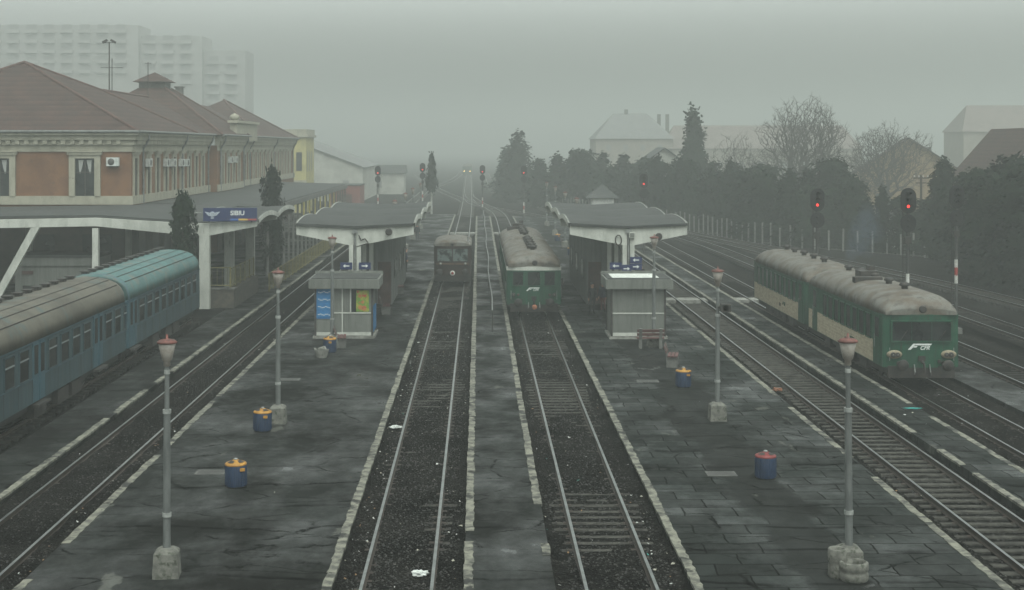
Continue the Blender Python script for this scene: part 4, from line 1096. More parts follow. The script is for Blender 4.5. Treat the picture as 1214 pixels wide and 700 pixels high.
for i, (x, y, lb) in enumerate([
    (at(280, 577, ZP).x, at(280, 577, ZP).y, 'blue bin with an orange yellow lid standing alone on the left platform asphalt'),
    (at(311, 511, ZP).x, at(311, 511, ZP).y, 'blue bin with a yellow lid right against the base of a left lamp post'),
    (at(391, 418, ZP).x, at(391, 418, ZP).y, 'yellow lidded bin by the lamp in front of the notice board kiosk'),
    (at(810, 459, ZP).x, at(810, 459, ZP).y, 'blue bin with a yellow lid beside the red bench on the right platform'),
    (at(677, 303, ZP).x, at(677, 303, ZP).y, 'yellow lidded bin beyond the right canopy, nearer of the two there'),
    (at(661, 286, ZP).x, at(661, 286, ZP).y, 'blue bin beyond the right canopy, farther of the two there')]):
    o = yb if i == 0 else dup(yb)
    o.location = (x, y, ZP); o['label'] = lb; o.rotation_euler = (random.uniform(-.02, .02), random.uniform(-.02, .02), random.uniform(-.4, .4))

def bench_proto():
    t = thing('bench', 'x', 'bench', (0, 0, ZP), 0, 'platform benches')
    for s in (-.46, .46):
        b = MB(); b.prism([(-.24, 0), (.22, 0), (.22, .42), (.34, .92), (.28, .95), (.15, .47), (-.26, .44)], s - .07, s + .07, axis='x'); b.build('support', CONCD, t)
    for i in range(3): MB().cbox((0, -.18 + i * .15, .47), (1.25, .12, .045)).build('seat_slat', SLAT, t)
    for i in range(2): MB().cbox((0, .235 + i * .055, .66 + i * .17), (1.25, .035, .13), Matrix.Rotation(-.28, 3, 'X')).build('back_slat', SLAT, t)
    return t
bp_ = bench_proto()
for i, (px, py, rz, lb) in enumerate([
    (797, 434, R(80), 'red slatted bench beside the yellow lidded bin on the right platform'),
    (771, 413, R(178), 'red slatted bench behind the lamp base in front of the right kiosk'),
    (404, 411, R(95), 'dark bench standing behind the yellow lidded bin before the left kiosk'),
    (457, 372, R(96), 'pinkish bench at the right rear corner of the notice board kiosk'),
    (474, 348, R(96), 'bench along the wall of the left shelter facing the trolley track'),
    (662, 352, R(-95), 'dark bench along the platform edge between the green railcar and the right shelter'),
    (668, 293, R(90), 'small distant bench by the second lamp beyond the right canopy'),
    (685, 313, R(90), 'small distant bench by the first lamp beyond the right canopy'),
    (693, 309, R(-90), 'small distant bench backing onto the first lamp beyond the right canopy')]):
    o = bp_ if i == 0 else dup(bp_)
    p = at(px, py, ZP); o.location = p; o['label'] = lb; o.rotation_euler = (0, 0, rz)
# broken planter by the bin
p = at(381, 424, ZP); t = thing('planter', 'broken pale concrete planter on the asphalt before the notice board kiosk', 'planter', p)
b = MB(); n = 16; rnd = random.Random(4)
for i in range(n):
    for r, z in ((.24, 0), (.34, .42 + rnd.uniform(-.14, .06)), (.27, .40 + rnd.uniform(-.14, .04)), (.2, .12)):
        a = 2 * math.pi * i / n; b.v.append((r * math.cos(a), r * math.sin(a), z))
for i in range(n):
    for k in range(3): b.f.append((i * 4 + k, ((i + 1) % n) * 4 + k, ((i + 1) % n) * 4 + k + 1, i * 4 + k + 1)); b.m.append(0); b.sm.append(False)
b.build('bowl', CONC, t); MB().lathe([(.001, .16), (.21, .15)], (0, 0, 0), 12).build('soil', MATS['soil'], t)
# flat panels that stand for wet patches on the paving
for i, (px, py, lb) in enumerate([(855, 562, 'flat panel standing for a wet patch on the slabs of the right platform'), (768, 452, 'thin rectangular panel standing for a wet patch left of the red bench'), (250, 560, 'flat panel standing for a wet patch left of the lone yellow lidded bin'), (343, 450, 'flat panel standing for a wet patch beyond the left bin and lamp')]):
    p = at(px, py, ZP); t = thing('wet_patch_panel', lb, 'patch panel', (p.x, p.y, ZP + .003), 0, 'panels standing for wet patches')
    MB().box(-.42, .42, -.3, .3, -.02, .005).build('frame', CONCD, t); MB().box(-.36, .36, -.24, .24, .005, .009).build('lid', M('patch_panel_dark', (.05, .05, .046), (.03, .03, .028), 6, .55, bump=.6, bscale=40), t)

# ------------------------------------------------------------------ signals
def signal(label, x, y, pole_h, z_top, lit=True, scale=1.0, bands=((1.3, 'w'), (1.75, 'r'), (2.2, 'w')), zb=ZG):
    t = thing('railway_signal', label, 'railway signal', (x, y, zb), 0, 'railway signals')
    H = z_top - zb
    MB().tube((0, 0, 0), (0, 0, H - .3), .075, n=10).build('post', M('signal_grey', (.05, .052, .05), (.03, .03, .03), 4, .6), t)
    MB().cbox((0, 0, .15), (.5, .5, .3)).build('base', CONCD, t)
    for z, k in bands: MB().tube((0, 0, z), (0, 0, z + .44), .085, n=12).build('band', SIGW if k == 'w' else SIGR, t)
    def oval(hw, hh, zc, name, straight):
        pts = []
        for i in range(25): a = math.pi * i / 24; pts.append((hw * math.cos(a), zc + straight + hw * math.sin(a)))
        for i in range(25): a = math.pi + math.pi * i / 24; pts.append((hw * math.cos(a), zc - straight + hw * math.sin(a)))
        b = MB(); b.prism(pts, -.13, -.09, axis='y'); return b.build(name, SIGB, t)
    z1 = H - .62; hd = oval(.38, .6, z1, 'main_head', .24)
    z2 = H - 1.72; sc = oval(.38, .4, z2, 'lower_head', .05)
    MB().box(-.22, .22, -.088, .16, z1 - .5, z1 + .5).build('lamp_case', SIGB, t)
    MB().box(-.2, .2, -.088, .14, z2 - .3, z2 + .3).build('lamp_case', SIGB, t)
    for i, z in enumerate((z1 + .32, z1 + .02, z1 - .28)):
        on = lit and i == 2
        q = MB(); q.lathe([(.072, -.131), (.05, -.155), (.005, -.165)], (0, 0, z), 14, axis='y'); q.build('lens', REDLAMP if on else SIGB, hd)
        h = MB(); m = 10
        for k in range(m):
            a0, a1 = math.pi * k / m, math.pi * (k + 1) / m
            h.add([(.12 * math.cos(a), yy, z + .12 * math.sin(a)) for a in (a0, a1) for yy in (-.13, -.34)], [(0, 1, 3, 2)])
        h.build('hood', SIGB, hd)
    for dz in (-.14, .16): MB().lathe([(.08, -.131), (.05, -.15), (.005, -.156)], (0, 0, z2 + dz), 12, axis='y').build('lens', SIGB, sc)
    MB().cbox((0, -.02, H - 2.55), (.30, .24, .36)).build('relay_box', IRON, t)
    l = MB(); l.bar((.16, .25, .1), (.16, .25, H - .4), .03); l.bar((-.16, .25, .1), (-.16, .25, H - .4), .03)
    for i in range(int((H - .6) / .35)): l.bar((-.16, .25, .4 + i * .35), (.16, .25, .4 + i * .35), .022)
    l.build('ladder', IRON, t)
    return t
WRW = ((1.3, 'w'), (1.75, 'r'), (2.2, 'w'))
HB = lambda z: ((z, 'w'), (z + .45, 'r'), (z + .9, 'w'))
signal('red lit signal with two black heads left of the leftmost platform track in the fog', xat(448, 190), 190, 0, zat(197, 190), bands=HB(2.2))
signal('red lit signal at the far end of the left lamp platform beside the lone cypress', xat(501, 199), 199, 0, zat(193.5, 199), zb=ZP, bands=HB(1.9))
signal('red lit signal standing at the far end of the narrow middle platform', xat(572, 203), 203, 0, zat(196, 203), bands=HB(1.35))
signal('red lit signal behind the roof of the three windscreen green railcar', xat(621, 184), 184, 0, zat(196.5, 184), bands=HB(1.4))
signal('red lit signal rising behind the right canopy roof', xat(763, 128), 128, 0, zat(206, 128), bands=HB(1.4))
signal('red lit signal rising behind the second cream and green railcar', xat(968.5, 80), 80, 0, zat(223.5, 80), bands=HB(1.6))
signal('red lit signal with a red and white post behind the leading cream and green railcar', xat(1076, 72), 72, 0, zat(223, 72), bands=((2.55, 'r'), (3.05, 'w')))
signal('dark unlit signal with a red and white post at the outer yard track', xat(1133.5, 76.5), 76.5, 0, zat(219, 76.5), lit=False, bands=((2.6, 'w'), (3.0, 'r'), (3.4, 'w')))
# ------------------------------------------------------------------ station building
XF = -23.5; ZC = 5.3; ZE = 10.4
def tall_window(w=1.35, z0=6.0, z1=8.35, jw=.36, curtains=False, dp=.20):
    "window with cream surround, outer face towards -y, origin on the wall face at z = 0"
    b = MB()
    b.box(-w / 2, w / 2, -.03, .02, z0, z1, 1)
    b.box(-.03, .03, -.06, -.03, z0, z1, 2); b.box(-w / 2, w / 2, -.06, -.03, z0 + (z1 - z0) * .62, z0 + (z1 - z0) * .62 + .06, 2)
    for s in (-1, 1): b.box(s * (w / 2 + jw / 2) - jw / 2, s * (w / 2 + jw / 2) + jw / 2, -dp, .02, z0 - .0, z1 + .25, 0)
    b.box(-w / 2 , w / 2, -dp, .02, z1, z1 + .25, 0)
    b.box(-w / 2 - jw - .1, w / 2 + jw + .1, -dp - .1, .02, z1 + .25, z1 + .42, 0); b.box(-w / 2 - jw - .16, w / 2 + jw + .16, -dp - .16, .02, z1 + .42, z1 + .50, 0)
    if curtains:
        for s in (-1, 1): b.add([(s * w * .34, -.034, z1 - .1), (s * w * .07, -.034, z1 - .1), (s * w * .16, -.034, z1 - .65), (s * w * .25, -.034, z1 - 1.05), (s * w * .30, -.034, z1 - .95)], [(0, 1, 2, 3, 4)], 3)
    return b
CURT = M('curtain', (.34, .35, .33), (.26, .27, .26), 6, .9, stretch=(8, 1, 1))
SASH = M('sash_wood', (.05, .045, .04))
WM = [TRIM, GLASS, SASH, CURT]
def hip(pts, tops, ridge):  pass
bld = thing('station_building', 'long salmon rendered station building with cream trim and red tiled hipped roofs', 'building', (XF, 100, ZG))
def wpart(mb, name, mats, label=None): return mb.build(name, mats, bld, (-XF, -100, -ZG), label)
for bx_ in ((-60, XF, 100, 129), (-48, -22.8, 129.0, 143), (-48, XF, 143, 188)): wpart(MB().box(*bx_, ZG, 9.45), 'wall', SALMON)
tr = MB()
def belt(x, y0, y1, prj):                                   # base band, frieze and cornice along a track-side wall
    tr.box(x, x + .14 * prj, y0, y1, 5.42, 6.0); tr.box(x, x + .10, y0, y1, 9.0, 9.45)
    tr.box(x - .2, x + .22, y0, y1, 9.452, 9.8); tr.box(x - .2, x + .42, y0, y1, 9.8, 10.12); tr.box(x - .2, x + .62, y0, y1, 10.12, 10.34)
belt(XF, 100, 128.8, 1); belt(-22.8, 128.84, 143.16, 1); belt(XF, 143.2, 188, 1)
tr.box(-60, XF + .14, 99.86, 99.998, 5.42, 6.0); tr.box(-60, XF + .1, 99.9, 99.998, 9.0, 9.45)
tr.box(-60, XF + .22, 99.78, 99.99, 9.452, 9.8); tr.box(-60, XF + .42, 99.58, 99.99, 9.8, 10.12); tr.box(-60, XF + .62, 99.38, 99.99, 10.12, 10.34)
for i in range(58): tr.box(-59.8 + i * .62, -59.8 + i * .62 + .3, 99.62, 99.778, 9.5, 9.78)
for y0, y1, x in ((100.4, 128, XF), (129.3, 142.5, -22.8), (143.6, 187, XF)):
    y = y0
    while y < y1: tr.box(x + .224, x + .38, y, y + .3, 9.5, 9.78); y += .62
wpart(tr, 'cornice', TRIM)
# ground floor openings in the shade of the canopy
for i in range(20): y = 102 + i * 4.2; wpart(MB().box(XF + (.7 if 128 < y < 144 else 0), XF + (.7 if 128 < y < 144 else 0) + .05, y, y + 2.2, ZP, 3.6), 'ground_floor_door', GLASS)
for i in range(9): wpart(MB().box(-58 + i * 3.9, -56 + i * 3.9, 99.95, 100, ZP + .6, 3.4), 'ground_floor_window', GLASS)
DSHADE = M('painted_canopy_shade', (.060, .042, .034), (.035, .027, .023), 1.2, .85)  # dark sheets colour the ground floor as if in deep canopy shade
wpart(MB().box(-60, XF + .03, 99.97, 99.999, ZG, 4.7), 'shade_cladding', DSHADE); wpart(MB().box(XF + .001, XF + .03, 100, 128.9, ZG, 4.7), 'shade_cladding', DSHADE); wpart(MB().box(-22.799, -22.77, 129, 143, ZG, 4.7), 'shade_cladding', DSHADE); wpart(MB().box(XF + .001, XF + .03, 143.1, 188, ZG, 4.7), 'shade_cladding', DSHADE)
# windows
front_me = tall_window(1.32, 6.0, 8.55, .40, True).mesh('window', WM)
for x in (xat(101, 100), xat(101, 100) - 5.75, xat(101, 100) - 11.5, xat(101, 100) - 17.2): link('window', front_me, bld, (x - XF, -.002, -ZG))
side_me = tall_window(.95, 6.0, 8.55, .27, False, .11).mesh('window', WM)
def side_win(y, x=XF):
    o = link('window', side_me, bld, (x - XF + .002, y - 100, -ZG)); o.rotation_euler = (0, 0, R(90))
side_win(101.1)
for i in range(8): side_win(105.0 + i * 2.95)
for i in range(4): side_win(131.4 + i * 2.95, -22.8)
for i in range(14): side_win(145.4 + i * 2.95)
# downpipes with swan necks
for y, x in ((102.6, XF), (116.2, XF), (127.4, XF), (129.6, -22.8), (142.4, -22.8), (151, XF), (168.5, XF), (186, XF)):
    b = MB(); x0 = x - XF; yy = y - 100
    b.tube((x0 + .62, yy, 10.25), (x0 + .62, yy, 9.9), .075, n=8); b.tube((x0 + .62, yy, 9.9), (x0 + .14, yy + .4, 9.2), .075, n=8); b.tube((x0 + .14, yy + .4, 9.2), (x0 + .14, yy + .4, 5.4), .075, n=8)
    b.build('downpipe', M('downpipe_grey', (.16, .17, .165), (.10, .105, .10), 4, .6), bld, (0, 0, -ZG))
g = MB(); g.tube((-60, 99.3, 10.36), (XF + .7, 99.3, 10.36), .09, n=8); g.tube((XF + .7, 99.3, 10.36), (XF + .7, 128.3, 10.36), .09, n=8); g.tube((-22.1, 128.3, 10.36), (-22.1, 143.7, 10.36), .09, n=8); g.tube((XF + .7, 143.7, 10.36), (XF + .7, 188, 10.36), .09, n=8)
wpart(g, 'gutter', MATS['downpipe_grey'])
# roofs (eaves overhang .6 m)
E = .62; zR = 10.36
r = MB(); x1 = XF + E
ax, ay, az = -33.9, 110.3, 15.65
yA = 121.3; rz = 13.75; rx = -29.4; ry = 114.9
west = ax * 2 - x1
r.poly([(west, 99.4, zR), (x1, 99.4, zR), (ax, ay, az)])
r.poly([(x1, 99.4, zR), (x1, yA, zR), (rx, ry, rz), (ax, ay, az)])
r.poly([(x1, yA, zR), (x1, 132, zR), (rx, 132, rz), (rx, ry, rz)])
wx = rx * 2 - x1
r.poly([(rx, ry, rz), (rx, 132, rz), (wx, 132, zR), (wx, yA, zR)])
r.poly([(ax, ay, az), (rx, ry, rz), (wx, yA, zR), (west, yA, zR)]); r.poly([(west, 99.4, zR), (ax, ay, az), (west, yA, zR)])
# middle pavilion: frustum up to the lantern
bx, by = -29.8, 136.0; bz = 14.7; X2 = -22.8 + E; W2 = bx * 2 - X2
cn = [(X2, 128.3), (X2, 143.7), (W2, 143.7), (W2, 128.3)]; tp = [(bx + 1.25, by - 1.25), (bx + 1.25, by + 1.25), (bx - 1.25, by + 1.25), (bx - 1.25, by - 1.25)]
for i in range(4):
    j = (i + 1) % 4; r.poly([(*cn[i], zR + .012), (*cn[j], zR + .012), (*tp[j], bz), (*tp[i], bz)])
# far link and pavilion
r.poly([(x1, 140, zR), (x1, 154, zR), (-29.4, 161, rz), (-29.4, 140, rz)]); r.poly([(-29.4, 140, rz), (-29.4, 161, rz), (wx, 154, zR), (wx, 140, zR)])
cx, cy, cz = -29.4, 170.5, 14.75; W3 = cx * 2 - x1
r.poly([(x1, 154, zR), (x1, 188.6, zR), (cx, cy, cz)]); r.poly([(x1, 188.6, zR), (W3, 188.6, zR), (cx, cy, cz)]); r.poly([(W3, 188.6, zR), (W3, 154, zR), (cx, cy, cz)]); r.poly([(W3, 154, zR), (x1, 154, zR), (cx, cy, cz)])
roof = wpart(r, 'roof', TILE)
def rpart(mb, name, mats): return mb.build(name, mats, roof)
for a, c in (((x1, 99.4, zR), (ax, ay, az)), ((ax, ay, az), (rx, ry, rz)), ((rx, ry, rz), (rx, 131, rz)), ((rx, ry, rz), (x1, yA, zR)), ((west, 99.4, zR), (ax, ay, az)), ((X2, 128.3, zR), (bx + 1.25, by - 1.25, bz)), ((X2, 143.7, zR), (bx + 1.25, by + 1.25, bz)), ((x1, 188.6, zR), (cx, cy, cz)), ((x1, 154, zR), (cx, cy, cz))):
    rpart(MB().tube(a, c, .13, n=6), 'ridge_cap', M('ridge_tile', (.10, .055, .045), (.06, .04, .036), 4, .8))
l = MB(); l.box(bx - 1.2, bx + 1.2, by - 1.2, by + 1.2, bz - .3, bz + .55); rpart(l, 'lantern', CONCD)
l = MB(); l.add([(bx - 1.7, by - 1.7, bz + .56), (bx + 1.7, by - 1.7, bz + .56), (bx + 1.7, by + 1.7, bz + .56), (bx - 1.7, by + 1.7, bz + .56), (bx, by, bz + 1.5)], [(0, 1, 4), (1, 2, 4), (2, 3, 4), (3, 0, 4), (3, 2, 1, 0)]); rpart(l, 'lantern_roof', TILE)
p_ = MB(); p_.box(-23.1, -22.45, 137.2, 150, 9.9, 11.55); p_.box(-23.25, -22.25, 136.9, 150.3, 11.55, 11.8); p_.lathe([(.25, 11.8), (.5, 12.0), (.4, 12.25), (.05, 12.45)], (-22.7, 137.5, 0), 12); rpart(p_, 'parapet', TRIM)
c = MB(); c.box(-31.2, -30.5, 152, 152.8, 12.8, 15.4); c.box(-31.3, -30.4, 151.9, 152.9, 15.4, 15.55); rpart(c, 'chimney', CONCD)
# air conditioners
def aircon(label, x, y, z, rz):
    t = thing('air_conditioner', label, 'air conditioner', (x, y, z), rz, 'air conditioners on the station building')
    MB().box(-.42, .42, -.36, -.04, -.29, .29).build('casing', PLAST, t); MB().lathe([(.23, -.362), (.23, -.375), (.03, -.38)], (-.1, 0, 0), 20, axis='y').build('fan_grille', CONCD, t)
    MB().box(-.35, .35, -.3, 0, -.34, -.292).build('bracket', IRON, t)
aircon('white air conditioner beside the curtained window on the end wall', xat(134, 99.8), 99.99, zat(192, 99.8), 0)
for i, (px, y_) in enumerate(((173, None), (194, None), (202, None), (212, None), (218, None))):
    y = XF * FPX / (px - VX); aircon(['air conditioner on the track side wall nearest the corner', 'air conditioner between the second and third track side windows', 'air conditioner of the middle pair on the track side wall', 'air conditioner of the farther pair on the track side wall', 'air conditioner beside the second downpipe of the track side wall'][i], XF + .02, y, zat(193, y), R(90))
aircon('air conditioner on the middle pavilion, left of its pair', -22.78, 134.6, 8.15, R(90)); aircon('air conditioner on the middle pavilion, right of its pair', -22.78, 137.3, 8.15, R(90))
# antennas and light mast
def antenna(label, x, y, z0, z1, kind):
    t = thing('antenna' if kind != 'lamp' else 'light_mast', label, 'antenna' if kind != 'lamp' else 'mast', (x, y, z0))
    MB().tube((0, 0, 0), (0, 0, z1 - z0), .05 if kind == 'lamp' else .035, n=8).build('mast', IRON, t); H = z1 - z0
    b = MB()
    if kind == 'lamp':
        for s in (-1, 1): q = MB(); q.cbox((s * .33, -.05, H + .05), (.42, .3, .16), Matrix.Rotation(s * .5, 3, 'Y')); q.build('floodlight', IRON, t)
        b.bar((-.35, 0, H - .05), (.35, 0, H - .05), .05)
    elif kind == 'yagi':
        b.bar((-.9, 0, H - .75), (.9, 0, H - .75), .04)
        for i in range(5): b.bar((-.8 + i * .4, -.35, H - .75), (-.8 + i * .4, .35, H - .75), .03)
        b.bar((0, 0, H - 1.0), (0, 0, H), .03)
    else: b.bar((-.3, 0, H - .1), (.3, 0, H - .1), .04)
    b.build('crossbar', IRON, t)
antenna('thin aerial with crossed rods on the ridge, left of the light mast', rx, 121.5 - 3, 13.6, zat(69, 118), 'yagi')
antenna('tall mast with twin floodlights standing on the station roof ridge', rx, rx * FPX / (129.5 - VX), 13.7, zat(50, rx * FPX / (129.5 - VX)), 'lamp')
antenna('short thin rod aerial left of the roof lantern', rx, rx * FPX / (175.5 - VX), 13.2, zat(74, rx * FPX / (175.5 - VX)), 'rod')

# ------------------------------------------------------------------ station canopy with the name sign
sc = thing('station_canopy', 'white framed station canopy with flat felt roof along the salmon building', 'canopy', (-15.6, 84.5, ZP))
def cpart(mb, name, mats): return mb.build(name, mats, sc, (15.6, -84.5, -ZP))
b = MB()                                                    # front roof sheet and long roof
b.prism([(-60, 4.9), (-21.8, 5.45), (-17.0, 5.14), (-17.0, 5.0), (-21.8, 5.31), (-60, 4.76)], 84.3, 99.3, axis='y')
b.prism([(XF + .05, 5.38), (-15.1, 5.10), (-15.1, 4.90), (XF + .05, 5.2)], 104.1, 168, axis='y')
b.prism([(XF + .05, 5.36), (-17.02, 5.16), (-17.02, 4.98), (XF + .05, 5.18)], 99.3, 104.1, axis='y')
cpart(b, 'flat_roof', CROOF)
b = MB(); b.prism([(-60, 4.60), (-60, 4.05), (-21.8, 4.82), (-17.0, 4.35), (-17.0, 5.0), (-21.8, 5.29)], 84.0, 84.296, axis='y'); cpart(b, 'fascia_beam', WHITE)
b = MB(); b.box(-15.05, -14.9, 104.1, 168, 4.62, 5.02); cpart(b, 'edge_beam', CONCD)
tf = thing('x', 'x', 'x'); bpy.data.objects.remove(tf)
for y in (84.2, 92.5, 101):
    b = MB()
    b.prism([(-17.0, 4.98), (-17.0, 4.33), (-15.88, 4.28), (-15.88, 4.98)], y - .15, y + .15); b.prism([(-15.3, 4.98), (-15.3, 4.28), (-12.62, 4.80), (-12.62, 5.12)], y - .15, y + .15)
    cpart(b, 'cantilever_beam', WHITE)
    b = MB(); b.box(-15.88, -15.3, y - .22, y + .22, ZP, 4.98); cpart(b, 'column', WHITE)
for a, c_ in ((84.37, 92.33), (92.67, 100.83)):
    o = vault(-1.38, 3.0, a - 84.5, c_ - 84.5, 5.05 - ZP, 5.18 - ZP, 5.03 - ZP, .30, .2, sc)
for x, y in ((-21.8, 84.15), (-28, 92), (-21.8, 92)): cpart(MB().box(x - .17, x + .17, y - .17, y + .17, ZP, 4.7), 'column', WHITE)
b = MB(); b.cbox(((-25.1 - 27.6) / 2, 84.14, 2.7), (.42, .26, 5.4), Matrix.Rotation(R(29), 3, 'Y')); cpart(b, 'raking_strut', WHITE)
b = MB(); b.cbox((-34.6, 84.14, 2.7), (.42, .26, 5.4), Matrix.Rotation(R(29), 3, 'Y')); cpart(b, 'raking_strut', WHITE)
for i in range(22): cpart(MB().box(-15.06, -14.90, 105 + i * 2.9, 105.16 + i * 2.9, ZP, 4.6), 'post', CONCD)
for i in range(7): cpart(MB().box(-14.95, -14.86, 126 + i * 4.4, 126.22 + i * 4.4, ZP + 1.8, 4.6), 'yellow_panel', M('yellow_panel', (.36, .30, .07), (.26, .22, .06), 4, .6))
# sign
sg = thing('station_sign', 'dark blue station name sign reading SIBIU on the canopy edge', 'sign', (xat(273, 83.9), 83.86, zat(254.6, 83.9)), R(1.5))
MB().box(-1.52, 1.52, -.05, .05, -.38, .38).build('panel', M('sign_navy', (.022, .034, .105), (.018, .028, .085), 2, .45), sg)
o = link('lettering', text_mesh('lettering', 'SIBIU', .36, SIGNW, 0, .004), sg, (.42, -.056, .08)); o.rotation_euler = (R(90), 0, 0)
for x0, x1_, m in ((.02, .48, M('stripe_blue', (.05, .12, .32))), (.48, 1.0, M('stripe_yellow', (.55, .36, .08))), (1.0, 1.5, M('stripe_red', (.30, .06, .05)))): MB().box(x0, x1_, -.062, -.051, -.33, -.23).build('stripe', m, sg)
b = MB()
b.lathe([(.15, -.051), (.15, -.062), (.10, -.063), (.10, -.051)], (-1.0, 0, .02), 20, axis='y'); b.lathe([(.055, -.051), (.05, -.064), (.003, -.066)], (-1.0, 0, .02), 14, axis='y')
for s in (-1, 1):
    for k in range(3): b.prism([(-1.0 + s * .13, .10 - k * .07), (-1.0 + s * (.42 - k * .06), .17 - k * .07), (-1.0 + s * (.40 - k * .07), .11 - k * .07), (-1.0 + s * .12, .05 - k * .07)], -.062, -.051, axis='y')
b.box(-1.09, -.91, -.062, -.051, -.22, -.16); b.build('winged_wheel_emblem', M('emblem_grey', (.42, .46, .52)), sg)
for x in (-1.2, 1.2): MB().box(x - .03, x + .03, .05, .3, -.44, .1).build('bracket', IRON, sg)

# grey booth under the canopy
t = thing('booth', 'low grey panelled booth with dark flat roof behind the blue coaches', 'booth', (xat(66, 85.5), 87, ZP))
b = MB(); b.box(-2.35, 2.35, -1.5, 1.5, 0, 2.35)
for i in range(15): b.box(-2.3 + i * .32, -2.26 + i * .32, -1.52, -1.5, .05, 2.3)
b.build('wall', KIOSK, t); b = MB(); b.box(-2.45, 2.45, -1.62, 1.62, 2.35, 2.82); b.build('roof', KIOSK, t); MB().box(-2.5, 2.5, -1.68, 1.68, 2.82, 2.95).build('roof_cover', CROOF, t)
MB().box(-1.9, .1, -1.55, -1.521, .3, 1.2).build('window', GLASS, t); MB().box(-1.95, -1.3, -1.56, -1.522, 1.85, 2.05).build('sign_plate', DRED, t)
# stone buffer wall with railings on top
def railing(t, pts, h, n_each, sub=None):
    for (a, c) in zip(pts, pts[1:]):
        a, c = Vector(a), Vector(c); L = (c - a).length; n = max(1, round(L / n_each))
        b = MB()
        for z in (h, h * .12): b.bar(a + Vector((0, 0, z)), c + Vector((0, 0, z)), .05)
        m = int(L / .26)
        for i in range(m): p = a.lerp(c, (i + .5) / m); b.bar(p + Vector((0, 0, h * .12)), p + Vector((0, 0, h)), .016)
        b.build('panel', FENCE, t)
        for i in range(n + 1): p = a.lerp(c, i / n); MB().bar(p, p + Vector((0, 0, h + .04)), .075).build('post', FENCE, t)
t = thing('stone_wall', 'low rubble stone wall closing the bay track, topped by dull yellow railings', 'wall', (-15, 84.8, ZG))
b = MB(); b.box(-1.1, 1.0, -.25, .25, 0, 1.5); b.box(.55, 1.0, .25, 9, 0, 1.5); b.build('masonry', STONE, t); MB().box(-1.16, 1.06, -.31, .31, 1.5, 1.58).build('coping', CONCD, t)
railing(t, [(-1.05, 0, 1.58), (.75, 0, 1.58)], 1.15, 1.8); railing(t, [(.75, .1, 1.5), (.75, 8.9, 1.5)], 1.15, 1.8)
t = thing('yellow_railing', 'long dull yellow railing beside the leftmost platform track', 'railing', (-13.35, 94.2, ZP))
railing(t, [(0, 0, 0), (0, 64, 0)], 1.15, 2.0)

# ------------------------------------------------------------------ buildings in the fog
def windows_grid(t, face_y, xs, zs, w, h, mats, x_off=0):
    me = MB().box(-w / 2, w / 2, -.03, .0, -h / 2, h / 2, 0)
    me = me.mesh('window', mats)
    for x in xs:
        for z in zs: link('window', me, t, (x, face_y, z))
PALE = M('pale_render', (.40, .40, .36), (.31, .31, .28), .6, .85)
DARKW = M('window_dark', (.05, .055, .055), rough=.3); FOGW = M('window_fog_paled', (.19, .195, .19), rough=.7); SLATE = M('fog_paled_slate', (.17, .175, .172), (.14, .145, .142), .8, .85); DTILE = M('fog_paled_tile', (.165, .14, .128), (.13, .112, .102), .6, .85); DREND = M('fog_paled_render', (.25, .225, .195), (.21, .19, .165), .6, .85)  # far roofs, faded walls and dull panes are paled in colour to imitate fog
t = thing('apartment_block', 'tall stepped apartment block barely visible in the fog behind the station', 'building', (-104, 430, ZG))
BLK = M('block_concrete', (.30, .30, .29), (.25, .25, .24), .15, .9)  # pale, low-contrast colour imitates thicker fog over the block
for x0, x1_, zt, y0 in ((-159, -99, zat(30, 430), 430), (-99, -81, zat(43, 433), 433), (-81, -68.8, zat(60, 436), 436)):
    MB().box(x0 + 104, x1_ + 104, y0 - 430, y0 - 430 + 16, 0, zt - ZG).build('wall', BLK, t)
    n = int((x1_ - x0) / 5.2); m = int(zt / 2.95)
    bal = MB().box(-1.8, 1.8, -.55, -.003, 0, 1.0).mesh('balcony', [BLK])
    for i in range(n):
        for k in range(m - 1, max(m - 6, 1), -1): link('balcony', bal, t, (x0 + 104 + 2.8 + i * 5.2, y0 - 430, 1.5 + k * 2.95))
    me = MB().box(-1.5, 1.5, -.02, 0, -.7, .7).mesh('window', [FOGW]); c_ = 0
    for i in range(n):
        for k in range(m - 1, max(m - 6, 3), -1):
            if c_ < 60: link('window', me, t, (x0 + 104 + 2.8 + i * 5.2, y0 - 430 - .004, 3.25 + k * 2.95)); c_ += 1
t = thing('yellow_building', 'pale yellow end building standing at the far end of the station', 'building', (-26.5, 206, ZG))
YB = M('yellow_render', (.42, .38, .17), (.33, .30, .15), .7, .85)
MB().box(-6, 2.45, 0, 10, 0, 11.0).build('wall', YB, t); b = MB(); b.box(-6.3, 2.75, -.3, 10.3, 11.0, 11.35); b.box(-6.1, 2.55, -.1, 10.1, 11.35, 12.1); b.build('parapet', TRIM, t)
MB().box(-6.1, 2.56, -.11, -.0, 4.6, 5.0).build('band', TRIM, t)
windows_grid(t, -.003, (-4.2, -2.2, -.2, 1.5), (3.0, 7.6), .8, 2.6, [DARKW]); 
for y in (2, 4.5, 7): o = MB().box(2.451, 2.48, y - .4, y + .4, 6.2, 9).build('window', DARKW, t)
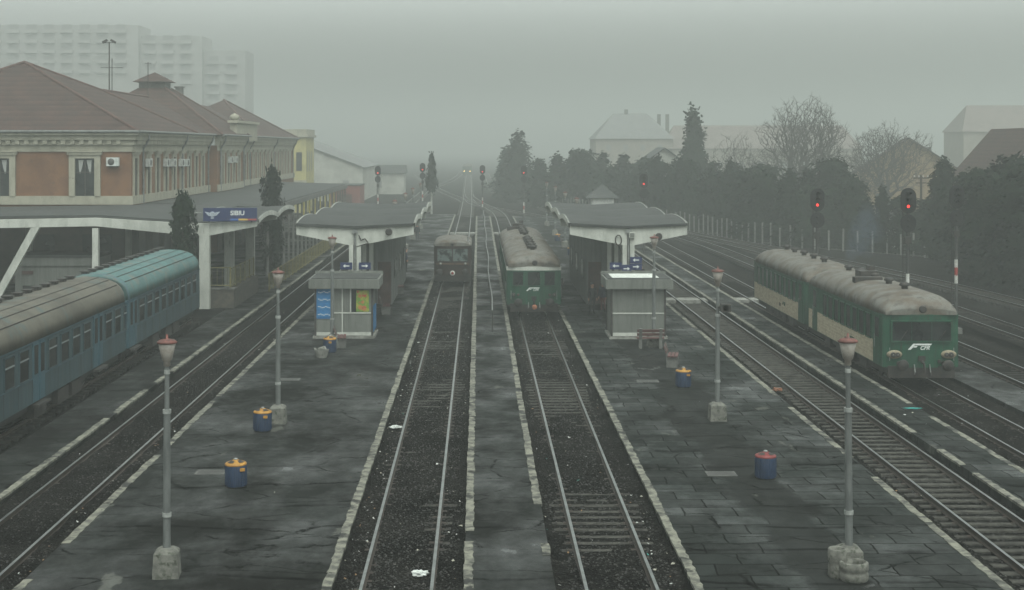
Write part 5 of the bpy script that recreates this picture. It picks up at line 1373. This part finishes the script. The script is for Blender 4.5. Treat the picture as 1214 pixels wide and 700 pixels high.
def gable_house(name, label, cat, x, y, w, d, h, rise, wall, roofm, rz=0, along='x', chim=(), wins=((), ()), hipd=0, ov=.4):
    t = thing(name, label, cat, (x, y, ZG), rz)
    b = MB(); b.box(-w / 2, w / 2, 0, d, 0, h)
    if along == 'y': b.prism([(-w / 2, h), (w / 2, h), (0, h + rise)], 0, d, axis='y')
    elif not hipd: b.prism([(0, h), (d, h), (d / 2, h + rise)], -w / 2, w / 2, axis='x')
    b.build('wall', wall, t)
    r = MB(); th = .16
    if along == 'y':
        for s in (-1, 1):
            e = rise * ov / (w / 2)
            r.add([(0, -ov, h + rise + .02), (s * (w / 2 + ov), -ov, h - e + .02), (s * (w / 2 + ov), d + ov, h - e + .02), (0, d + ov, h + rise + .02), (0, -ov, h + rise + th), (s * (w / 2 + ov), -ov, h - e + th), (s * (w / 2 + ov), d + ov, h - e + th), (0, d + ov, h + rise + th)], [(0, 1, 2, 3), (7, 6, 5, 4), (0, 4, 5, 1), (2, 6, 7, 3), (1, 5, 6, 2)])
    else:
        q = hipd
        r.add([(-w / 2 - ov, -ov, h), (w / 2 + ov, -ov, h), (w / 2 + ov, d + ov, h), (-w / 2 - ov, d + ov, h), (-w / 2 + q - ov * (q == 0), d / 2, h + rise + .1), (w / 2 - q + ov * (q == 0), d / 2, h + rise + .1)], [(0, 1, 5, 4), (2, 3, 4, 5), (3, 0, 4), (1, 2, 5), (3, 2, 1, 0)])
    ro = r.build('roof', roofm, t)
    for (cx_, cy_, ch) in chim: MB().box(cx_ - .4, cx_ + .4, cy_ - .3, cy_ + .3, h, ch).build('chimney', CONCD, ro)
    windows_grid(t, -.004, wins[0], wins[1], 1.1, 1.4, [FOGW if y > 230 else DARKW]); return t
gable_house('goods_hall', 'long pale hall with a grey gabled roof beyond the station canopy', 'building', -35.5, 262, 30, 40, 6.0, 5.6, PALE, SLATE, along='y', wins=((-6, 0, 6, 12), (3,)))
t = thing('goods_wagon_shed', 'low dull red shed front beside the pale hall', 'shed', (xat(409, 214), 214, ZG)); RS = M('dull_brick_red', (.20, .065, .055), (.15, .05, .045), 1, .85)
MB().box(-2.2, 2.2, 0, 8, 0, 4.0).build('wall', RS, t); MB().box(-2.3, 2.3, -.1, 8.1, 4.0, 4.15).build('roof', CROOF, t); MB().box(-1.0, 1.0, -.03, -.002, 0, 2.8).build('door', DRED, t)
gable_house('hut', 'small low roofed hut far off between the hall and the signals', 'hut', xat(432, 300), 300, 16, 8, 4.2, 1.6, PALE, CROOF, wins=((-5, -1, 3), (2,)))
t = gable_house('hut', 'small white trackside hut with a pyramid roof in front of the conifers', 'hut', xat(715, 158), 158, 2.3, 2.6, 4.2, 1.3, M('white_limewash', (.72, .73, .69), (.6, .61, .58), 1.5, .85), CROOF, hipd=1.1, ov=.55)
MB().box(-.75, -.25, -.02, .0, .9, 3.0).build('door', DARKW, t)
gable_house('house', 'grey roofed villa with chimneys rising over the conifers in the fog', 'house', xat(752, 345), 345, 18, 18, 11.5, 6.0, DREND, SLATE, chim=((6.6, 7, 17.4), (8.6, 7, 17.4), (-1, 9, 18.6)), hipd=5, wins=((-6, -2, 2, 6), (3, 6.4, 9.4)))
gable_house('house', 'pale low house glimpsed between the conifers below the villa', 'house', xat(788, 208), 208, 9, 9, 6.2, 3.2, PALE, CROOF, along='y', wins=((-2, 2), (3, 5)))
gable_house('house', 'long red roofed house behind the bare round tree', 'house', xat(905, 345), 345, 46, 14, 9.2, 5.4, DREND, DTILE, hipd=3, wins=((-10, -5, 0, 5, 10), (3, 5.4)))
OCHRE = M('ochre_render', (.27, .185, .10), (.21, .145, .085), .8, .85)
gable_house('house', 'big brown roofed ochre house behind the second bare tree', 'house', xat(1078, 205), 205, 17, 16, 5.2, 5.6, OCHRE, TILE, along='y', rz=R(-14), wins=((-4, 0, 4), (2.4,)), chim=((3, 9, 9.6),), ov=.7)
gable_house('house', 'tall dim house with red roof at the yard edge, farther of two', 'house', xat(1206, 330), 330, 24, 14, 13.0, 6.0, DREND, DTILE, hipd=3, wins=((-4, 0, 4), (3, 6)))
gable_house('house', 'red roofed house with a sloping eave beyond the dark conifer clump', 'house', xat(1236, 128), 128, 12, 12, 4.4, 6.8, PALE, TILE, along='y', wins=((-3, 0, 3), (2.4,)), ov=.8)
t = gable_house('shed', 'low pale walled shed showing under the trees behind the signals', 'shed', xat(1115, 138), 138, 7.5, 5, 2.9, .5, PALE, CROOF, wins=((-2,), (1.6,)))
# utility pole with crossarm
t = thing('utility_pole', 'wooden utility pole with a crossarm behind the signals', 'utility pole', (xat(1092, 134), 134, ZG)); H = zat(208, 134) - ZG
MB().tube((0, 0, 0), (0, 0, H), .15, .10, n=8).build('pole', BARK, t); b = MB(); b.bar((-.7, 0, H - .25), (.7, 0, H - .25), .12); b.bar((-.5, 0, H - .7), (.5, 0, H - .7), .1); b.build('crossarm', BARK, t)
for x in (-.6, -.2, .2, .6): MB().tube((x, 0, H - .2), (x, 0, H), .05, n=6).build('insulator', SIGW, t)
# boundary fence of slender concrete posts with mesh panels
FL = [(41.6, 92), (41, 114), (38.4, 130), (28.7, 144.5), (23.7, 170), (11.9, 227)]
t = thing('boundary_fence', 'fence of slender pale concrete posts along the conifer row', 'fence', (*FL[2], ZG))
ll = sample(FL, 1.6); pm = MB().cbox((0, 0, 1.05), (.14, .12, 2.1)).mesh('post', [M('fence_post', (.20, .20, .18), (.13, .13, .12), 3, .85)])
wires = MB()
for i, p in enumerate(ll):
    if i < 100: o = link('post', pm, t, (p.x - FL[2][0], p.y - FL[2][1], 0), random.uniform(-.4, .4)); o.rotation_euler.x = random.uniform(-.03, .03); o.scale.z = random.uniform(.85, 1.08)
    if i: 
        for z in (.4, 1.0, 1.6, 2.0): wires.bar(ll[i - 1] - Vector((FL[2][0], FL[2][1], -z)), p - Vector((FL[2][0], FL[2][1], -z)), .02)
wires.build('wire', IRON, t)

# ------------------------------------------------------------------ trees
def leaf_cloud(b, fn, n, size, rnd, mi=0):
    "many leaf-sized faces; fn(rnd) gives a point and an outward direction"
    for _ in range(n):
        p, d = fn(rnd); s = size * rnd.uniform(.6, 1.35)
        d = (d + Vector((rnd.uniform(-.7, .7), rnd.uniform(-.7, .7), rnd.uniform(-.1, 1.0)))).normalized()
        u = d.orthogonal().normalized(); u = Matrix.Rotation(rnd.random() * 6.3, 3, d) @ u; v = d.cross(u)
        o = len(b.v); tip = p + v * s * 1.25
        b.v += [tuple(p - u * s * .5), tuple(p + u * s * .5), tuple(tip + u * s * .22 + d * s * .2), tuple(tip - u * s * .22 + d * s * .2)]
        b.f.append((o, o + 1, o + 2, o + 3)); b.m.append(mi); b.sm.append(False)
def conifer_mesh(h, r, seed, n=5200, size=.22, shape='cone', base=.04, lob=.3):
    rnd = random.Random(seed); b = MB()
    ph = [(rnd.uniform(0, 6.3), rnd.uniform(0, 6.3), rnd.uniform(0, 6.3)) for _ in range(3)]
    def rad(t, a):
        if shape == 'column': k = min(1, (1 - t) * 7.0) ** .5 * min(1, .55 + t * 2.2)
        elif shape == 'cone': k = (1 - t) ** .72 * min(1, .7 + t * 2)
        else: k = math.sqrt(max(0, 1 - (2 * max(t, .0) - 1.0) ** 2)) ** .7 if t > .25 else .8
        f = 1 + lob * (.5 * math.sin(3 * a + ph[0][0] + t * 7) + .35 * math.sin(5 * a + ph[1][0] - t * 11) + .5 * math.sin(t * 19 + ph[2][0] + 2 * a) * .6)
        return r * k * max(.25, f)
    # leafy branches of unequal length give a ragged outline
    br = []
    for _ in range(max(60, n // 26)):
        t = 1 - rnd.random() ** .62 if shape == 'cone' else rnd.random()
        if shape != 'cone': t = min(t, .97)
        br.append((t, rnd.random() * 6.2832, (rnd.uniform(.62, 1.22) if shape != 'column' else rnd.uniform(.8, 1.1))))
    def fn(q):
        t, a, l = br[q.randrange(len(br))]; R_ = max(rad(t, a), .12 * r) * l
        u = 1 - .75 * q.random() ** 1.7; w_ = .16 * r * (1.25 - u) + .05
        rr = R_ * u; z = h * (base + (1 - base) * t) + (u * .10 + (.06 if shape == 'column' else -.02)) * R_
        d = Vector((math.cos(a), math.sin(a), .5))
        return Vector((rr * math.cos(a) + q.gauss(0, w_), rr * math.sin(a) + q.gauss(0, w_), max(.15, z + q.gauss(0, w_ * 1.3)))), d
    leaf_cloud(b, fn, n, size, rnd); return b
def trunk_mb(h, r):
    b = MB(); b.tube((0, 0, 0), (0.03, 0, h * .5), r, r * .6, n=8); b.tube((.03, 0, h * .5), (0, 0, h * .9), r * .6, r * .15, n=6); return b
PROTO = {}
def evergreen(label, x, y, h, r, variant, group=None, shape='cone', n=5200, size=.22, mat=None, rz=None, base=.04, lob=.3, bark=None):
    key = (variant, shape, n, size, base, lob)
    if key not in PROTO:
        PROTO[key] = (conifer_mesh(10, 2.0, variant * 17 + 3, n, size, shape, base, lob).mesh('crown', [mat or LEAF]), trunk_mb(10, .16).mesh('trunk', [bark or BARK]))
    t = thing('cypress_tree' if shape == 'column' else 'conifer_tree', label, 'tree', (x, y, ZG), random.uniform(0, 6.3) if rz is None else rz, group)
    c = link('crown', PROTO[key][0], t); k = link('trunk', PROTO[key][1], t)
    c.scale = (r / 2, r / 2, h / 10); k.scale = (1, 1, h / 10); return t
evergreen('slender dark cypress in front of the canopy beam, left of the station sign', xat(217, 81.9), 81.9, zat(236, 81.9) - ZG, .66, 1, shape='column', n=5200, size=.30)
evergreen('slender dark cypress behind the vaulted canopy end, right of the station sign', xat(322, 105.5), 105.5, zat(205, 105.5) - ZG, .72, 2, shape='column', n=5200, size=.30)
evergreen('pointed cypress on a bare pale trunk beside the far platform signal', xat(511.5, 205), 205, zat(182, 205) - ZG, .92, 3, shape='cone', n=3500, size=.30, base=.42, lob=.2, bark=PALEBARK)
evergreen('tall pointed cypress at the right, left of the unlit signal', xat(1118, 124), 124, zat(186, 124) - ZG, 1.95, 4, shape='cone', n=7000, size=.26, lob=.35)
evergreen('tall double topped conifer standing above the row in the fog', xat(822, 196), 196, zat(133, 196) - ZG, 2.9, 5, shape='cone', n=8000, size=.24, lob=.45)
evergreen('tallest conifer at the left end of the foggy row', xat(614, 252), 252, zat(158, 252) - ZG, 3.4, 6, shape='cone', n=7000, size=.26, lob=.5)
evergreen('dim conifer left of the tallest one at the end of the row', xat(600, 262), 262, zat(176, 262) - ZG, 2.8, 7, shape='cone', n=6000, size=.26, lob=.5)
GRP = 'evergreens of the row behind the boundary fence'; LB = 'dark bushy evergreen in the dense row behind the concrete post fence'
rnd = random.Random(21); line = sample([(x + 1.4, y + 1.6) for x, y in FL[2:]], 2.2)
for i, p in enumerate(line):
    Y = p.y; px = VX + p.x / Y * FPX
    top = (205 if px > 905 else 196 if px > 700 else 186) + rnd.uniform(-10, 20)
    if px > 1010: top = 232 + rnd.uniform(-8, 10)
    h = max(3.5, zat(top, Y) - ZG) * rnd.uniform(.9, 1.05)
    evergreen(LB, p.x + rnd.uniform(-.5, .5), Y + rnd.uniform(-.6, .8), h, rnd.uniform(1.15, 1.9), 10 + i % 6, GRP, 'bush' if i % 4 == 1 else 'cone', n=5600, size=.30, lob=.6, base=.02)
for i, (px, py, Y, r) in enumerate(((986, 192, 150, 2.3), (1000, 200, 146, 2.0), (960, 203, 152, 2.4), (1012, 215, 143, 1.6), (640, 190, 232, 2.6), (660, 184, 226, 2.4), (690, 180, 222, 2.5), (715, 182, 216, 2.5), (740, 186, 210, 2.5), (766, 190, 205, 2.4), (870, 196, 176, 2.4), (845, 192, 184, 2.4), (905, 198, 168, 2.4), (935, 206, 160, 2.2))):
    evergreen(LB, xat(px, Y), Y, zat(py, Y) - ZG, r, 10 + i % 6, GRP, 'cone' if i % 3 else 'bush', n=5600, size=.30, lob=.6, base=.02)
for i, (px, py, Y, r) in enumerate(((1160, 205, 112, 2.0), (1182, 196, 110, 2.3), (1206, 190, 108, 2.5), (1228, 186, 106, 2.5), (1172, 214, 104, 1.9), (1196, 208, 101, 2.1), (1222, 204, 98, 2.2), (1250, 196, 98, 2.4), (1150, 228, 110, 1.5))):
    evergreen('dark evergreen of the clump at the right edge of the yard', xat(px, Y), Y, zat(py, Y) - ZG, r, 10 + i % 6, 'evergreens at the right edge', 'cone' if i % 2 else 'bush', n=5600, size=.30, lob=.6, base=.02)
# bare broadleaf trees: every twig is joined to the cheapest way back to the trunk
import numpy as np
def bare_mesh(h, seed, width, n=1500, low=.32):
    rs = np.random.RandomState(seed); fork = np.array([0, 0, h * .22])
    P = [fork]; par = [-1]; cost = [0.0]
    d = rs.normal(size=(n, 3)); d /= np.linalg.norm(d, axis=1)[:, None]
    rad = rs.uniform(.10, 1.0, n) ** (1 / 1.9); lump = 1 + .12 * np.sin(3 * np.arctan2(d[:, 1], d[:, 0]) + seed) + .10 * np.sin(5 * d[:, 2] * 2 + seed)
    pts = d * (rad * lump)[:, None] * np.array([width / 2, width / 2, h * (1 - low) / 2]) + np.array([0, 0, h * (1 + low) / 2])
    pts = pts[np.argsort(np.linalg.norm(pts - fork, axis=1))]
    arr = np.zeros((n + 1, 3)); arr[0] = fork; cs = np.zeros(n + 1); k = 1
    for p in pts:
        dd = np.linalg.norm(arr[:k] - p, axis=1); sc_ = dd + .42 * cs[:k]
        i = int(np.argmin(sc_)); arr[k] = p; cs[k] = cs[i] + dd[i]; par.append(i); k += 1
    load = np.ones(k)
    for i in range(k - 1, 0, -1): load[par[i]] += load[i]
    r = .017 + .0095 * h / 12 * np.sqrt(load) * .9
    b = MB(); rnd = random.Random(seed)
    for i in range(1, k):
        a, c = Vector(arr[par[i]]), Vector(arr[i]); L = (c - a).length
        m = a.lerp(c, .5) + Vector((rnd.uniform(-1, 1), rnd.uniform(-1, 1), rnd.uniform(-.3, 1))) * L * .10
        r0 = float(min(r[par[i]], r[i] * 1.35)); sides = 5 if load[i] > 20 else 3
        b.tube(a, m, r0, r0 * .9, n=sides, cap=False); b.tube(m, c, r0 * .9, float(r[i]) * .85, n=sides, cap=False)
        if load[i] < 4:
            for _ in range(2):
                e = c + Vector((rnd.uniform(-1, 1), rnd.uniform(-1, 1), rnd.uniform(-.2, 1.2))) * h * .035
                b.tube(c, e, .016, .010, n=3, cap=False)
    return b, float(r[0])
def bare_tree(label, px, Y, pytop, seed, width, n=1500, low=.32):
    h = zat(pytop, Y) - ZG; t = thing('bare_tree', label, 'tree', (xat(px, Y), Y, ZG), 0, None)
    mb, r = bare_mesh(h, seed, width, n, low); mb.build('crown', BARK, t)
    MB().tube((0, 0, -.2), (0, 0, h * .225), r * 1.25, r * .95, n=10, cap=False).build('trunk', BARK, t)
bare_tree('large bare tree with a round crown against the fog', 955, 196, 121, 5, 11.6, 3000, .30)
bare_tree('second bare tree, fainter, in front of the ochre house', 1052, 196, 146, 9, 11.4, 2400, .25)
bare_tree('small bare tree right of the double topped conifer', 872, 205, 160, 12, 7.0, 700, .2)
bare_tree('small bare tree left of the large round crowned one', 905, 200, 172, 14, 6.0, 600, .2)
bare_tree('low bare tree in front of the second bare tree', 1012, 180, 180, 17, 6.5, 700, .2)

# ------------------------------------------------------------------ people
def person_mesh(coat, trousers, hair, pose, seed, h=1.74):
    V, E, RD = [], [], []
    def v(x, y, z, r, ry=None): V.append((x, y, z)); RD.append((r, ry or r)); return len(V) - 1
    def chain(i, pts):
        for p in pts: j = v(*p); E.append((i, j)); i = j
        return i
    pel = v(0, 0, .96, .15, .11)
    sp = chain(pel, [(0, -.01, 1.16, .145, .105), (0, -.01, 1.36, .165, .115)]); neck = chain(sp, [(0, 0, 1.49, .065)])
    hd = chain(neck, [(0, -.015, 1.58, .078, .088), (0, -.02, 1.66, .085, .098), (0, -.012, 1.73, .055)])
    E_n = v(0, -.125, 1.615, .014); E.append((hd - 1, E_n))
    for s in (-1, 1):
        e = v(s * .092, -.005, 1.63, .016); E.append((hd - 1, e))
        st = pose * s
        k = chain(pel, [(s * .09, 0, .90, .105), (s * .10, -.08 * st - .02, .50, .068), (s * .10, .10 * st + .02, .10, .045), (s * .11, .10 * st - .0, .055, .045), (s * .125, .10 * st - .15, .04, .038)])
        a = chain(sp, [(s * .19, 0, 1.41, .065), (s * .245, .04 * st + .02, 1.13, .052), (s * .255, -.06 * st - .06, .90, .038), (s * .255, -.06 * st - .08, .84, .034)])
        for f, (dx, L) in enumerate(((-.027, .07), (-.009, .083), (.009, .078), (.027, .062))):
            chain(a, [(s * .255, -.06 * st - .085 + dx, .80, .0095), (s * .252, -.06 * st - .09 + dx, .80 - L * .55, .0088), (s * .243, -.06 * st - .095 + dx, .80 - L, .0075)])
        chain(a, [(s * .24, -.06 * st - .13, .82, .0105), (s * .235, -.06 * st - .145, .785, .009)])
    me = bpy.data.meshes.new('body'); me.from_pydata(V, E, []); ob = bpy.data.objects.new('tmp', me); COL.objects.link(ob)
    md = ob.modifiers.new('s', 'SKIN'); md.use_smooth_shade = True; sb = ob.modifiers.new('d', 'SUBSURF'); sb.levels = 1; sb.render_levels = 1
    for d, r in zip(me.skin_vertices[0].data, RD): d.radius = r
    me.skin_vertices[0].data[0].use_root = True
    dg = bpy.context.evaluated_depsgraph_get(); out = bpy.data.meshes.new_from_object(ob.evaluated_get(dg)); out.name = 'body'
    bpy.data.objects.remove(ob)
    out.materials.clear()
    for m in (coat, trousers, M('skin', (.36, .20, .14)), IRON): out.materials.append(m)
    for p in out.polygons:
        c = p.center; p.material_index = 3 if c.z < .11 else 1 if c.z < .84 and abs(c.x) < .20 else 2 if c.z > 1.47 or (c.z < .88 and abs(c.x) > .2) else 0; p.use_smooth = True
    k = h / 1.79; out.transform(Matrix.Scale(k, 4))
    hm = MB(); hm.lathe([(.098, 1.655), (.108, 1.69), (.10, 1.74), (.06, 1.785), (.01, 1.795)], (0, .012, 0), 14); hm.v = [(x * k, y * k * 1.08, z * k) for x, y, z in hm.v]
    return out, hm.mesh('hair', [hair])
DK = M('cloth_dark', (.018, .019, .022), (.03, .03, .033), 6, .9); DB = M('cloth_navy', (.02, .024, .04), (.03, .034, .05), 6, .9); JN = M('cloth_grey', (.05, .052, .058), (.035, .036, .04), 6, .9); PK = M('cloth_dull_red', (.14, .05, .05), (.10, .04, .04), 6, .9)
for px, py, z, rz, coat, tr__, pose, lb in ((494.5, 286, ZP, R(185), DK, JN, 1, 'person in a dark coat walking away along the left platform'), (481.5, 322, ZP, R(90), DB, DK, .2, 'person in dark clothes standing at the side of the left shelter'), (702, 372, ZP, R(20), DK, DK, .3, 'person in black standing in front of the right shelter, left of two'), (715, 370, ZP, R(-30), DB, PK, .4, 'person in dark jacket and dull red trousers beside the right shelter'), (760, 345, ZP, R(200), DK, JN, .5, 'person in black beyond the right kiosk near the bare sleeper track')):
    bm_, hm_ = person_mesh(coat, tr__, DK, pose, 1); p = at(px, py, z)
    t = thing('person', lb, 'person', p, rz); link('body', bm_, t); link('hair', hm_, t)

# ------------------------------------------------------------------ diesel smoke and the fog
def volume_mat(name, color, dens, g, noise=None):
    m = bpy.data.materials.new(name); m.use_nodes = True; t = m.node_tree; t.nodes.clear()
    o = t.nodes.new('ShaderNodeOutputMaterial'); v = t.nodes.new('ShaderNodeVolumePrincipled')
    v.inputs['Color'].default_value = (*color, 1); v.inputs['Density'].default_value = dens; v.inputs['Anisotropy'].default_value = g
    t.links.new(v.outputs[0], o.inputs['Volume']); return m
bm = bmesh.new()
for (px, py, Y, r) in ((1008, 304, 74, .35), (1012, 296, 74.6, .5), (1019, 288, 75.4, .6), (1027, 294, 76.4, .5), (1015, 279, 76, .55), (1024, 270, 77, .8), (1037, 276, 78, .6), (1030, 258, 78.5, .7)):
    ret = bmesh.ops.create_icosphere(bm, subdivisions=3, radius=r)
    c = Vector((xat(px, Y), Y, zat(py, Y)))
    for v in ret['verts']:
        d = v.co.copy(); v.co = Vector((d.x * .9, d.y * .8, d.z * 1.15)) * (1 + .25 * hnoise(d.x * 2 + px, d.y * 2 + d.z, 1.0)) + c
me = bpy.data.meshes.new('exhaust_smoke'); bm.to_mesh(me); bm.free(); me.materials.append(volume_mat('exhaust_smoke', (.50, .66, .92), .045, .3))
tag(link('exhaust_smoke', me), 'faint bluish diesel smoke drifting behind the cream and green railcars', 'smoke', kind='stuff')
hz = MB().box(-1900, 1900, -120, 2400, ZG - 1.0, 47).build('haze', volume_mat('haze', (.67, .70, .68), HAZE_DENSITY, .3)); tag(hz, 'grey fog filling the air over the whole station', 'fog', kind='stuff')

for o in COL.objects:
    lb = o.get('label')
    if not lb: continue
    for a, c in (('left canopy beam', 'beam of the asphalt platform canopy'), ('right canopy beam', 'beam of the slab platform canopy'), ('left canopy', 'asphalt platform canopy'), ('right canopy', 'slab platform canopy'), ('left lamp platform', 'wide asphalt platform'), ('right slab platform', 'wide slab platform'), ('left platform', 'asphalt platform'), ('right platform', 'slab platform'), ('left shelter', 'asphalt platform shelter'), ('right shelter', 'slab platform shelter'), ('plain right kiosk', 'plain kiosk'), ('right kiosk', 'plain kiosk'), ('left kiosk', 'notice board kiosk'), ('right lamp', 'lamp of the slab platform'), ('left lamp post', 'lamp post')):
        lb = lb.replace(a, c)
    o['label'] = lb
